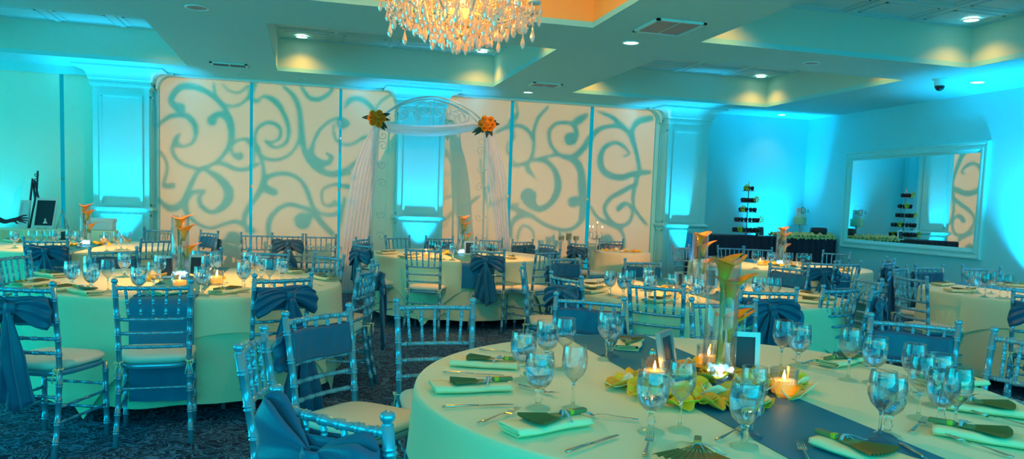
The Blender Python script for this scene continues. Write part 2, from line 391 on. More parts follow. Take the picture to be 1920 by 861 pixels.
# roller shades
SH = [(-5.6, -4.45), (-4.41, -3.205), (-3.155, -2.75), (-1.975, -0.805), (-0.765, 0.42), (0.46, 1.235), (1.915, 2.975), (3.025, 4.265), (4.325, 5.375)]
SHN = ['leftmost pale roller shade, beyond the left edge window gap', 'pale roller shade left of the bright vertical window gap', 'narrow pale roller shade between the window gap and left pilaster', 'cream scroll-lit roller shade right beside the left pilaster', 'cream scroll-lit roller shade, middle one of the left bay', 'cream scroll-lit roller shade behind the left leg of arch', 'cream roller shade behind the right leg of the wedding arch', 'cream scroll-lit roller shade, middle one of the right bay', 'cream scroll-lit roller shade beside the right pilaster jamb']
for (a, b), l in zip(SH, SHN):
    t = thing('roller_shade', 'window shade', ((a+b)/2, BACK-0.01, 0), 0, l, 'roller shades over the windows')
    h = (b-a)/2
    MB().box(-h, h, 0, 0.004, 0.20, 2.965).build('shade_fabric', M_SHADE, t)
    MB().tube([(-h, 0, 0.19), (h, 0, 0.19)], 0.012, 8).build('hem_bar', M_TRIM, t)

# ------------------------------------------------------------------ ceiling fittings
def recessed(x, y, z, lit, label, r=0.085):
    t = thing('recessed_light' if lit else 'ceiling_speaker', 'ceiling light' if lit else 'speaker', (x, y, z), 0, label)
    MB().lathe([(r*0.82, -0.001), (r*0.86, -0.008), (r, -0.008), (r*1.04, -0.002), (r*1.04, 0.0)], 24).build('trim_ring', M_TRIM, t)
    MB().lathe([(0.0, -0.002), (r*0.82, -0.002)], 24).build('lens' if lit else 'grille', M_LAMP if lit else M_DIM, t)
recessed(-0.102, 10.42, CT-0.012, 1, 'lit recessed light, left one in the middle rear ceiling coffer')
recessed(2.218, 10.36, CT-0.012, 1, 'lit recessed light in rear coffer just below the chandelier')
recessed(6.455, 10.44, CT-0.012, 1, 'lit recessed light in the rear right coffer')
recessed(6.43, 6.62, CT-0.012, 1, 'lit recessed light in the coffer at upper right corner')
recessed(3.011, 7.196, CEIL, 1, 'lit recessed light on flat ceiling beside the large vent')
recessed(3.023, 10.913, CEIL, 1, 'lit recessed light on flat ceiling near the back shades', 0.075)
recessed(7.419, 11.313, CEIL, 1, 'lit recessed light in the back right corner of the ceiling', 0.075)
recessed(7.494, 7.549, CEIL, 1, 'lit recessed light on ceiling right of the dome camera', 0.085)
recessed(-0.948, 7.406, CEIL, 0, 'unlit round ceiling speaker at upper left of the chandelier', 0.1)
recessed(5.138, 7.349, CEIL, 0, 'unlit round ceiling speaker between the two right coffers', 0.09)
recessed(-0.115, 11.177, CEIL, 0, 'small dark round ceiling fitting above the middle left shade', 0.06)
recessed(-0.918, 11.248, CEIL, 0, 'small dark round ceiling fitting above the first scroll shade', 0.05)
def vent(x, y, wx, wy, label, nslat=12):
    t = thing('ceiling_vent', 'air vent', (x, y, CEIL), 0, label)
    f = MB()
    for a, b, c, d in ((-wx, wx, -wy, -wy+0.03), (-wx, wx, wy-0.03, wy), (-wx, -wx+0.03, -wy, wy), (wx-0.03, wx, -wy, wy)): f.box(a, b, c, d, -0.015, 0)
    f.box(-0.004, 0.004, -wy, wy, -0.013, 0)
    f.build('frame', M_TRIM, t)
    MB().box(-wx+0.02, wx-0.02, -wy+0.02, wy-0.02, -0.003, 0).build('backing', M_VENT, t)
    s = MB()
    for i in range(nslat):
        xx = -wx+0.04+(2*wx-0.08)*(i+0.5)/nslat
        s.add([(xx-0.008, -wy+0.03, -0.003), (xx+0.006, -wy+0.03, -0.013), (xx+0.006, wy-0.03, -0.013), (xx-0.008, wy-0.03, -0.003)], [(0, 1, 2, 3)])
    s.build('slats', M_DIM, t)
vent(-0.965, 10.44, 0.22, 0.13, 'small slatted ceiling vent above the left pilaster')
vent(3.05, 6.45, 0.23, 0.26, 'large slatted ceiling vent right of the chandelier coffer', 16)
vent(3.03, 10.12, 0.20, 0.17, 'slatted ceiling vent in front of the right window bay')
t = thing('dome_camera', 'security camera', (6.981, 7.559, CEIL), 0, 'small dark dome security camera on the ceiling near right wall')
MB().lathe([(0, 0), (0.085, 0), (0.085, -0.012), (0.062, -0.02), (0.06, -0.075), (0.045, -0.085)], 20).build('housing', M_TRIM, t)
MB().lathe([(0.052, -0.08), (0.05, -0.10), (0.038, -0.122), (0.018, -0.135), (0, -0.138)], 20).build('dome', M_DARK, t)
for i, (x, y, z) in enumerate(UPLIGHTS):
    t = thing('uplight', 'uplight', (x, y, 0), 0, ['uplight can on floor before the left pilaster', 'uplight can on floor before the centre pilaster under arch', 'uplight can on floor before the right pilaster', 'uplight can on floor in the back right corner', 'uplight can on floor by the right wall past mirror', 'uplight can on floor by the far left shades'][i])
    MB().lathe([(0, 0.0), (0.09, 0), (0.09, 0.02), (0.075, 0.05), (0.075, z+0.06), (0.068, z+0.06), (0.068, z+0.02), (0, z+0.02)], 20).build('housing', M_DARK, t)
    MB().lathe([(0, z+0.03), (0.066, z+0.03)], 20).build('lens', mat('blue_lens', (0.2, 0.8, 1), 0.4, emit=(0.1, 0.8, 1.0), es=6), t)
# mirror on the right wall
def mirror():
    y1, y0, z1, z0 = 10.63, 7.96, 2.395, 0.905
    t = thing('wall_mirror', 'mirror', (RIGHT, (y0+y1)/2, 0), 0, 'large rectangular wall mirror in a wide moulded pale frame')
    h = (y1-y0)/2; mb = MB()
    P = [(0.0, 0.0), (-0.03, 0.0), (-0.05, 0.012), (-0.05, 0.03), (-0.035, 0.04), (-0.03, 0.07), (-0.045, 0.08), (-0.045, 0.10), (-0.025, 0.115), (-0.015, 0.14)]
    rings = [[(px, -h+o, z0+o), (px, h-o, z0+o), (px, h-o, z1-o), (px, -h+o, z1-o)] for px, o in P]
    mb.loft(rings, True, False, smooth=False); mb.build('frame', M_TRIM, t)
    o = 0.135; MB().box(-0.014, -0.004, -h+o, h-o, z0+o, z1-o).build('mirror_glass', M_MIRROR, t)
mirror()

# ------------------------------------------------------------------ chandelier
def crystal_drop(mb, x, y, z, s=1.0, n=6):
    mb.lathe([(0, 0), (0.004*s, -0.004*s), (0.0035*s, -0.012*s), (0.010*s, -0.035*s), (0.011*s, -0.045*s), (0.006*s, -0.058*s), (0, -0.066*s)], n, (x, y, z), smooth=False)
def chandelier():
    cx, cy = 0.93, 5.0
    t = thing('crystal_chandelier', 'chandelier', (cx, cy, 0), 0, 'large crystal chandelier with candle arms hanging from the orange coffer')
    MB().tube([(0, 0, CT), (0, 0, 3.0)], 0.012, 10).build('hanging_rod', M_WIRE, t)
    MB().lathe([(0.0, CT), (0.09, CT-0.01), (0.07, CT-0.04), (0.015, CT-0.05)], 20).build('ceiling_canopy', M_WIRE, t)
    MB().lathe([(0.012, 3.05), (0.03, 3.02), (0.02, 2.98), (0.05, 2.93), (0.028, 2.86), (0.035, 2.78), (0.07, 2.70), (0.075, 2.66), (0.05, 2.60), (0.06, 2.55), (0.10, 2.53), (0.09, 2.49), (0.04, 2.465), (0.02, 2.45), (0, 2.44)], 20).build('stem', M_CRYST, t)
    loose = MB(); nc = 0; beads = MB()
    def drop(x, y, z, s):
        nonlocal nc
        if nc < 96:
            d = MB(); crystal_drop(d, 0, 0, 0, s); o = d.build('crystal_drop', M_CRYSTB, t); o.location = (x, y, z)
        else: crystal_drop(loose, x, y, z, s)
        nc += 1
    def strand(a, b, sag, m=12):
        for i in range(m+1):
            u = i/m; p = Vector(a).lerp(Vector(b), u); p.z -= sag*4*u*(1-u); beads.ball(p, 0.0062, 6, 4)
    arms = []
    for tier, (na, R, z0, zc) in enumerate(((12, 0.47, 2.60, 2.70), (8, 0.30, 2.72, 2.86))):
        for k in range(na):
            a = 2*pi*(k+0.5*tier)/na; ca, sa = cos(a), sin(a)
            pts = []
            for u in range(13):
                s = u/12; r = 0.05+(R-0.05)*s; z = z0+0.02*cos(s*pi)-0.075*sin(s*pi)+0.05*s*s*(1 if s > 0.5 else 0.5); pts.append((r*ca, r*sa, z))
            arm = MB().tube(pts, 0.0055, 6)
            # little scroll
            arm.tube([((R*0.6+0.05*q/8*cos(q*0.9))*ca, (R*0.6+0.05*q/8*cos(q*0.9))*sa, z0-0.03+0.05*q/8*sin(q*0.9)) for q in range(9)], 0.004, 5)
            armo = arm.build('candle_arm', M_WIRE, t)
            e = pts[-1]; arms.append((e, a, tier))
            cup = MB().lathe([(0.012, 0), (0.04, 0.008), (0.046, 0.022), (0.042, 0.022), (0.012, 0.012), (0.012, 0.085), (0, 0.085)], 10, e)
            cb = cup.build('candle_cup', M_WIRE, armo)
            MB().lathe([(0, 0.085), (0.011, 0.095), (0.013, 0.11), (0.007, 0.13), (0, 0.145)], 8, e).build('bulb', M_FLAME, armo)
            for q in range(4):
                b = 2*pi*q/4+a; drop(e[0]+0.043*cos(b), e[1]+0.043*sin(b), e[2]+0.008, 1.0+0.25*(q == 0))
    outer = [x for x in arms if x[2] == 0]
    for i in range(len(outer)):
        e1 = outer[i][0]; e2 = outer[(i+1) % len(outer)][0]
        strand(e1, e2, 0.10); mid = (Vector(e1)+Vector(e2))/2; drop(mid.x, mid.y, mid.z-0.105, 1.5)
        strand(e1, (0.08*cos(outer[i][1]), 0.08*sin(outer[i][1]), 2.53), 0.05)
    rr = random.Random(3)
    for R, z, n, s in ((0.40, 2.59, 34, 1.2), (0.34, 2.555, 30, 1.2), (0.28, 2.53, 28, 1.2), (0.23, 2.50, 24, 1.2), (0.17, 2.475, 18, 1.2), (0.12, 2.455, 14, 1.3), (0.06, 2.445, 7, 1.3), (0.36, 2.66, 36, 1.1), (0.30, 2.68, 30, 1.1), (0.22, 2.64, 26, 1.2), (0.25, 2.76, 26, 1.1), (0.15, 2.72, 20, 1.2), (0.42, 2.64, 30, 1.0)):
        for k in range(n):
            a = 2*pi*(k+rr.random()*0.6)/n; r = R*(0.94+0.12*rr.random()); drop(r*cos(a), r*sin(a), z+0.03*(rr.random()-0.5), s*(0.85+0.3*rr.random()))
            for q in range(3): beads.ball((r*cos(a), r*sin(a), z+0.018+0.012*q+0.012*(rr.random())), 0.0055, 6, 4)
    for R, z in ((0.40, 2.605), (0.30, 2.56), (0.20, 2.51), (0.12, 2.47), (0.36, 2.69), (0.25, 2.78)):
        beads_n = int(R*2*pi/0.016)
        for k in range(beads_n): a = 2*pi*k/beads_n; beads.ball((R*cos(a), R*sin(a), z), 0.0065, 6, 4)
    o = loose.build('crystal_drops', M_CRYSTB, t); o['kind'] = 'stuff'
    o = beads.build('bead_strands', M_CRYSTB, t); o['kind'] = 'stuff'
    lamp('POINT', 'chandelier_glow', (cx, cy, 3.30), None, 120, (1.0, 0.27, 0.0), 0.08)
    lamp('POINT', 'chandelier_glow', (cx, cy, 2.62), None, 8, (1.0, 0.40, 0.06), 0.10)
chandelier()
# ------------------------------------------------------------------ chairs
def bamboo(path, r, bands, n=8, fin=None):
    """turned bamboo rod: smooth rod with double ring bands at the given fractions"""
    P = [Vector(p) for p in path]; L = [0]
    for i in range(1, len(P)): L.append(L[-1]+(P[i]-P[i-1]).length)
    T = L[-1]
    def at(s):
        for i in range(1, len(P)):
            if s <= L[i]+1e-9: return P[i-1].lerp(P[i], (s-L[i-1])/max(1e-9, L[i]-L[i-1]))
        return P[-1]
    st = [(x, r) for x in L]; b = r*0.24
    for f in bands:
        c = f*T
        for dx in (-0.0065, 0.0065):
            for q, k in ((-0.0042, 0), (-0.002, 1), (0.002, 1), (0.0042, 0)): st.append((c+dx+q, r+b*k))
    st = sorted((min(max(s, 0), T), k) for s, k in st); out = []
    for s, k in st:
        if out and s-out[-1][0] < 1e-4: continue
        out.append((s, k))
    mb = MB(); mb.tube([at(s) for s, k in out], [k for s, k in out], n); return mb
def post_path(sg):
    return [(sg*0.192, -0.262, 0), (sg*0.182, -0.215, 0.22), (sg*0.176, -0.190, 0.44), (sg*0.180, -0.205, 0.62), (sg*0.190, -0.250, 0.895)]
def back_at(z):
    u = (z-0.44)/(0.895-0.44); return 0.176+0.014*u**1.2, -0.190-0.06*u**1.15
def make_chair(n=8, ties=True):
    t = thing('chiavari_chair', 'chair')
    for sg in (-1, 1):
        mb = bamboo(post_path(sg), 0.0145, [0.09, 0.20, 0.33, 0.42, 0.60, 0.69, 0.80, 0.93], n)
        mb.lathe([(0.0145, 0), (0.011, 0.004), (0.011, 0.008), (0.0165, 0.014), (0.018, 0.021), (0.0155, 0.029), (0.008, 0.034), (0, 0.035)], n+2, (sg*0.190, -0.250, 0.893))
        mb.build('back_post', M_CHAIR, t)
        bamboo([(sg*0.190, 0.185, 0), (sg*0.185, 0.18, 0.43)], 0.0150, [0.18, 0.40, 0.62, 0.88], n).build('leg', M_CHAIR, t)
    def rail(z, name, r, bands):
        hx, y = back_at(z); p = [(hx*(-1+2*i/8), y-0.022*(1-(-1+2*i/8)**2), z) for i in range(9)]
        bamboo(p, r, bands, n).build(name, M_CHAIR, t)
    rail(0.875, 'top_rail', 0.0115, [0.06, 0.20, 0.35, 0.5, 0.65, 0.80, 0.94])
    for z in (0.700, 0.622, 0.545): rail(z, 'back_rail', 0.0095, [0.12, 0.31, 0.5, 0.69, 0.88])
    h1, y1 = back_at(0.875); h0, y0 = back_at(0.70)
    for k in range(5):
        f = (k-2)/2.9; g = 0.022*(1-f*f)
        bamboo([(f*h0*0.97, y0-g, 0.70), (f*h1*1.05, y1-0.022*(1-f*f*1.1), 0.875)], 0.0075, [0.22, 0.55, 0.82], max(6, n-2)).build('spindle', M_CHAIR, t)
    # seat frame and cushion: rounded trapezoid, wider at front
    def outline(g, m=32):
        R = []
        for k in range(m):
            a = 2*pi*k/m; c, s = cos(a), sin(a); e = 0.45
            x = abs(c)**e*(1 if c > 0 else -1); y = abs(s)**e*(1 if s > 0 else -1)
            R.append((x*(0.190+0.014*y)*g, y*0.20*g+0.003))
        return R
    mb = MB(); rings = [[(x, y, z) for x, y in outline(g)] for g, z in ((0.97, 0.415), (1.0, 0.420), (1.0, 0.440), (0.97, 0.445))]
    mb.loft(rings); mb.build('seat', M_CHAIR, t)
    mb = MB(); rings = [[(x, y, z) for x, y in outline(g)] for g, z in ((0.96, 0.446), (1.03, 0.456), (1.045, 0.468), (1.03, 0.480), (0.97, 0.490), (0.80, 0.498), (0.5, 0.503), (0.15, 0.505))]
    mb.loft(rings); cush = mb.build('seat_cushion', M_CUSH, t)
    st = lambda p, b: bamboo(p, 0.008, b, max(6, n-2)).build('stretcher', M_CHAIR, t)
    st([(-0.187, 0.184, 0.30), (0.187, 0.184, 0.30)], [0.1, 0.3, 0.5, 0.7, 0.9]); st([(-0.188, 0.184, 0.16), (0.188, 0.184, 0.16)], [0.1, 0.3, 0.5, 0.7, 0.9])
    st([(-0.183, -0.200, 0.31), (0.183, -0.200, 0.31)], [0.1, 0.3, 0.5, 0.7, 0.9])
    for sg in (-1, 1):
        st([(sg*0.183, -0.208, 0.26), (sg*0.187, 0.182, 0.26)], [0.12, 0.36, 0.6, 0.86]); st([(sg*0.186, -0.222, 0.18), (sg*0.188, 0.183, 0.18)], [0.12, 0.36, 0.6, 0.86])
    if ties:
        for sg in (-1, 1):
            b = MB(); c = Vector((sg*0.178, -0.200, 0.462))
            b.tube([c+Vector((0.021*cos(2*pi*k/8), 0.021*sin(2*pi*k/8), 0.003*sin(3*k))) for k in range(9)], 0.004, 5)
            for q in (-1, 1):
                b.tube([c+Vector((sg*0.006+q*0.012*sin(pi*u/6)*1.4, -0.02-0.012*sin(pi*u/6), -0.004-0.03*(u/6)+0.018*sin(pi*u/6))) for u in range(7)], 0.0035, 5)
                b.tube([c+Vector((q*0.004, -0.02, -0.004)), c+Vector((q*0.014, -0.028, -0.035)), c+Vector((q*0.02, -0.026, -0.075))], 0.0035, 5)
            b.build('cushion_tie', M_NAPKIN, cush)
    return reg(t)
CHAIR_HI = make_chair(10); CHAIR_LO = make_chair(6, True)

# ------------------------------------------------------------------ sashes
def make_sash(seed, kind):
    """kind 'bow': band + bow and tails behind; 'band': flat band seen from the front with a bow behind; 'side': long tail hanging"""
    rr = random.Random(seed)
    t = thing('chair_sash', 'chair sash')
    # band wrapped round the spindles
    def band(yoff):
        def f(u, v):
            x = -0.172+0.344*u; z = 0.705+0.135*v
            y = back_at(z)[1]-0.022*(1-(x/0.19)**2)+yoff+0.004*sin(9*x*8+v*5)*v*(1-v)*3
            return (x, y, z+0.004*sin(x*22))
        return f
    mb = MB(); mb.grid(band(0.017), 20, 7); mb.grid(band(-0.019), 20, 7)
    for sx_ in (0, 1):
        mb.grid(lambda u, v: tuple(Vector(band(0.017)(sx_, v)).lerp(Vector(band(-0.019)(sx_, v)), u)), 2, 7)
    mb.build('band', M_SATIN, t)
    kz = 0.785; ky = back_at(kz)[1]-0.022-0.045; K = Vector((rr.uniform(-0.02, 0.02), ky, kz))
    for sg in (-1, 1):
        mb = MB(); ln = 0.17+0.05*rr.random(); dr = 0.02+0.05*rr.random(); hw = 0.070+0.02*rr.random(); ph = rr.random()*6
        if kind == 'big' and sg < 0: ln, dr, hw = 0.21, 0.0, 0.12
        elif kind == 'big': hw = 0.11
        def loop(u, v):
            a = 2*pi*u; s = (1-cos(a))/2
            x = K.x+sg*(0.008+ln*s); y = K.y-0.020*sin(a)*(0.3+s)+0.012*s
            w = 0.016+(hw-0.016)*min(1, s*1.35)**0.8
            vv = v*2-1
            z = K.z-dr*s*s+vv*w*(1-0.10*sin(a))+0.006*sin(7*s+ph+3*vv)*s
            y += 0.009*sin(vv*7+ph+2*s)*(0.4+0.6*s)
            x -= sg*0.035*s*abs(vv)**2*0.5
            return (x, y, z)
        mb.grid(loop, 26, 12); mb.build('bow_loop', M_SATIN, t)
    mb = MB()
    def knot(u, v):
        a = 2*pi*u; z = K.z-0.030+0.060*v; r = 0.024+0.006*sin(v*pi)+0.002*sin(5*a+v*4); return (K.x+r*cos(a)*1.1, K.y-0.004+r*sin(a)*0.75, z)
    mb.grid(knot, 16, 6); mb.build('knot', M_SATIN, t)
    for sg in (-1, 1):
        mb = MB(); tl = 0.40+0.10*rr.random()+(0.06 if kind == 'side' else 0); wd = 0.055+0.02*rr.random(); ph = rr.random()*6; lean = (0.03+0.04*rr.random())*sg
        def tail(u, v):
            s = u; vv = v*2-1; w = 0.018+(wd-0.018)*min(1, s*2.2)
            end = 0.04*vv*sg*max(0, (s-0.9)*10) if s > 0.9 else 0
            z = K.z-0.015-tl*s+end
            yb = min(K.y, -0.262)-0.004 if z < 0.72 else K.y
            y = K.y+(yb-K.y)*min(1, s*2)-0.012*sin(vv*6+ph+s*2)*min(1, s*3)-0.010*sin(s*4+ph)*s-0.018-0.012*sg
            return (K.x+lean*s+sg*0.022*s+vv*w, y, z)
        mb.grid(tail, 18, 14); mb.build('tail', M_SATIN, t)
    for o in t.children: solid(o, 0.0022)
    return reg(t)
SASHES = [make_sash(11, 'bow'), make_sash(23, 'bow'), make_sash(37, 'bow'), make_sash(41, 'side'), make_sash(53, 'big')]

# ------------------------------------------------------------------ tables
R0 = 1.07
TBL = {   # key: centre x, centre y, phrase, overlay turn, seat count
    'front': (1.44, 2.53, 'the front right table', 0.0),
    'left': (-0.83, 6.07, 'the big left table', 0.35),
    'arch': (1.80, 9.38, 'the table before arch', 0.25),
    'mid': (3.02, 5.60, 'the middle right table', 0.1),
    'backleft': (-2.45, 9.72, 'the far left table', 0.4),
    'backright': (5.65, 8.50, 'the back right table', 0.3),
    'right': (6.45, 5.45, 'the right edge table', 0.5),
}
def cloth(r, hem, side=None, turn=0.0, seed=0, zt=0.76):
    rr = random.Random(seed); mb = MB(); N = 160; ph = [rr.random()*6.28 for _ in range(4)]
    def length(a):
        if side is None: return zt-hem
        b = (a-turn+pi/4) % (pi/2)-pi/4
        return max(0.05, side/cos(b)-r)
    prof = [0.0, 0.02, 0.05, 0.12, 0.25, 0.4, 0.55, 0.7, 0.85, 1.0]
    rings = []
    for q, rad in enumerate((0.001, r*0.35, r*0.7, r*0.93, r*0.99)):
        rings.append([(rad*cos(2*pi*k/N), rad*sin(2*pi*k/N), zt+0.0006*sin(7*2*pi*k/N+q)) for k in range(N)])
    for s in prof:
        ring = []
        for k in range(N):
            a = 2*pi*k/N; L = length(a); amp = (0.030*s**1.2)*min(1, L/0.4)
            w = sin(11*a+ph[0]+0.6*sin(3*a))+0.55*sin(17*a+ph[1])+0.4*sin(5*a+ph[2])
            if side is not None: w = w*0.5; amp *= 0.8
            d = L*s; rad = r+0.010*min(1, d/0.02)+amp*w*0.8+(0.015 if side is not None else 0)*s
            z = zt-0.010*min(1, d/0.02)-max(0, d-0.01)*0.995 if d > 0.0 else zt-0.0005
            ring.append((rad*cos(a), rad*sin(a), z))
        rings.append(ring)
    mb.loft(rings, True, False); return mb
def runner(mb, r, hw, over, zt, amp=0.0):
    """satin strip along y over the round top, hanging down both ends"""
    def path(s):   # arclength from centre (signed)
        sg = 1 if s > 0 else -1; a = abs(s); e = sqrt(max(0, r*r-(0)**2))+0.020
        if a < e-0.02: return sg*a, zt
        b = a-(e-0.02)
        if b < 0.03: th = b/0.03*pi/2; return sg*(e-0.02+0.02*sin(th)), zt-0.02*(1-cos(th))
        return sg*(e+0.008), zt-0.02-(b-0.03)
    T = r+over
    def f(u, v):
        y, z = path(-T+2*T*u); x = (v*2-1)*hw; yy = y
        if abs(y) > r*0.9:
            k = min(1, (abs(y)-r*0.9)/(0.1*r)); yy = y-(1 if y > 0 else -1)*(r-sqrt(r*r-x*x))*k
        fold = 0.010*sin(x*22+u*5) if z < zt-0.03 else 0.0
        return (x, yy+(1 if y > 0 else -1)*abs(fold), z)
    mb.grid(f, 90, 14); return mb
TABLES = {}
for i, (k, (x, y, ph, turn)) in enumerate(TBL.items()):
    r = R0
    t = thing('round_table', 'table', (x, y, 0), 0, None)
    t['label'] = 'round banquet table hidden under its cloths, '+ph
    MB().lathe([(0, 0.728), (r-0.005, 0.728), (r-0.005, 0.752), (0, 0.752)], 48).build('tabletop', mat('plywood', (0.35, 0.25, 0.14), 0.6), t)
    for a in range(4):
        b = a*pi/2+pi/4; MB().tube([(0.62*cos(b), 0.62*sin(b), 0), (0.55*cos(b), 0.55*sin(b), 0.73)], 0.014, 8).build('leg', M_DARK, t)
    c = cloth(r, 0.10, None, 0, i, 0.757).build('tablecloth', M_LINEN); c.location = (x, y, 0); c['category'] = 'tablecloth'; c['label'] = 'long ivory tablecloth reaching the floor round '+ph
    c = cloth(r+0.004, 0, 1.29, turn, i+20, 0.7605).build('table_overlay', M_LINEN); c.location = (x, y, 0); c['category'] = 'tablecloth'; c['label'] = 'square ivory overlay cloth with hanging corners on '+ph
    c = runner(MB(), r+0.035, 0.215 if k == 'front' else 0.18, 0.62 if k == 'left' else 0.30, 0.7635).build('table_runner', M_RUNNER)
    c.location = (x, y, 0); c['category'] = 'table runner'; c['label'] = 'blue satin runner laid across '+ph

ZT = 0.765
# ------------------------------------------------------------------ glassware
def shell(prof, t=0.0014): return prof
def make_goblet(n, level=0.62, water=True):
    t = thing('water_goblet' if water else 'wine_glass', 'glass')
    if water:
        bowl = [(0.006, 0.060), (0.021, 0.064), (0.037, 0.080), (0.0455, 0.103), (0.0475, 0.125), (0.0460, 0.150), (0.0430, 0.178)]
        stem = [(0.0385, 0.0), (0.0385, 0.0025), (0.022, 0.007), (0.011, 0.013), (0.009, 0.020), (0.014, 0.030), (0.010, 0.040), (0.009, 0.052), (0.014, 0.060), (0.006, 0.064)]
    else:
        bowl = [(0.004, 0.084), (0.013, 0.090), (0.030, 0.108), (0.0395, 0.132), (0.0410, 0.152), (0.0385, 0.178), (0.0350, 0.200)]
        stem = [(0.034, 0.0), (0.034, 0.0022), (0.018, 0.006), (0.007, 0.012), (0.0045, 0.022), (0.0040, 0.065), (0.006, 0.082), (0.012, 0.092), (0.004, 0.094)]
    mb = MB(); mb.lathe(bowl, n); mb.lathe([(r-0.0012, z+0.0012 if i == 0 else z) for i, (r, z) in enumerate(bowl)][::-1], n)
    rt = bowl[-1]; mb.tube([(rt[0]*cos(2*pi*k/n)-0.0006, rt[0]*sin(2*pi*k/n), rt[1]) for k in range(n+1)], 0.0011, 5, False)
    mb.build('bowl', M_GLASS, t)
    MB().lathe(stem, n).build('stem', M_GLASSS, t)
    if water:
        zl = 0.060+level*0.118; pr = [(0.0001, 0.0645)]
        for i in range(len(bowl)-1):
            (r0, z0), (r1, z1) = bowl[i], bowl[i+1]
            if z0 >= zl: break
            pr.append((max(r0-0.0022, 0.0005), z0+0.0028 if i == 0 else z0))
            if z1 >= zl: f = (zl-z0)/(z1-z0); pr.append((r0+(r1-r0)*f-0.0022, zl))
        pr.append((0.0001, zl)); MB().lathe(pr, n).build('water', M_WATER, t)
        rr = random.Random(5); ic = MB()
        for q in range(2):
            a = q*2.6+1; M = Matrix.Translation((0.017*cos(a), 0.017*sin(a), zl-0.012-0.006*q % 0.02)) @ Matrix.Rotation(q*1.1, 4, 'Z') @ Matrix.Rotation(0.5+q, 4, 'X')
            ic.rbox(0.017, 0.017, 0.015, 0.003, M, 2)
        o = ic.build('ice_cubes', M_ICE, t)
    return reg(t)
M_GLASSS = mat('solid_glass', (0.93, 0.98, 0.96), 0.02, trans=1.0, ior=1.4)
GOB = make_goblet(28, 0.84); WIN = make_goblet(28, 0, False)
GOB2 = make_goblet(14, 0.8); WIN2 = make_goblet(14, 0, False)
# ------------------------------------------------------------------ flatware (lies along +X, tines or blade tip at +X)
def make_fork():
    o = MB(); o.tube([(-0.095, 0, 0.004), (-0.07, 0, 0.0045), (-0.03, 0, 0.007), (0.01, 0, 0.010), (0.03, 0, 0.008)], [0.0065, 0.0072, 0.0045, 0.0030, 0.0042], 8, True, 0.35)
    o.grid(lambda u, v: (0.028+0.026*u, (v*2-1)*(0.004+0.0085*min(1, u*1.6)), 0.008-0.004*sin(u*pi)), 5, 6)
    for k in range(4):
        y = (k-1.5)*0.0062; o.tube([(0.052, y, 0.008), (0.075, y, 0.010), (0.098, y*0.92, 0.0145)], [0.0021, 0.0018, 0.0008], 5, True, 0.6)
    ob = o.build('dinner_fork', M_STEEL); ob['category'] = 'fork'; solidn = None; return ob
def make_knife():
    o = MB(); o.tube([(-0.115, 0, 0.005), (-0.10, 0, 0.0055), (-0.05, 0, 0.006), (0.0, 0, 0.005)], [0.0055, 0.0072, 0.0062, 0.0042], 8, True, 0.6)
    rings = []
    for u in range(11):
        s = u/10; x = 0.0+0.115*s; top = 0.0085*sin(min(1, s*3+0.45)*pi/2)*(1-max(0, s-0.75)*3.0); bot = -0.005*(1-max(0, s-0.9)*8*0.5)
        rings.append([(x, top, 0.0045), (x, bot, 0.0040), (x, bot, 0.0034), (x, top, 0.0030)])
    o.loft(rings, True, True, smooth=False)
    ob = o.build('dinner_knife', M_STEEL); ob['category'] = 'knife'; return ob
FORK = reg(make_fork()); KNIFE = reg(make_knife())
# ------------------------------------------------------------------ napkin (long along X) and folding fan favour
def make_napkin(seed=0):
    rr = random.Random(seed); mb = MB(); L, Wd = 0.265, 0.115
    # rolled flat fold: the section is a flat spiral of cloth, swept along X
    sec = []
    prof = [(0.048, 0.001), (-0.045, 0.001), (-0.0575, 0.010), (-0.050, 0.020), (0.046, 0.022), (0.056, 0.015), (0.050, 0.0075), (-0.036, 0.0075), (-0.044, 0.012), (-0.036, 0.0155), (0.040, 0.0155)]
    def f(u, v):
        k = v*(len(prof)-1); i = min(int(k), len(prof)-2); q = k-i
        a, b = prof[i], prof[i+1]; y = a[0]+(b[0]-a[0])*q; z = a[1]+(b[1]-a[1])*q
        x = (u-0.5)*L; z *= 1+0.10*sin(u*7+seed)+0.05*sin(u*19); y += 0.003*sin(u*9+seed+v*3)
        return (x+0.004*sin(v*9+seed)*(1 if abs(u-0.5) > 0.45 else 0), y, z+0.0012)
    mb.grid(f, 22, 40); ob = mb.build('folded_napkin', M_NAPKIN); solid(ob, 0.0024); ob['category'] = 'napkin'; return ob
NAPS = [reg(make_napkin(i)) for i in range(3)]
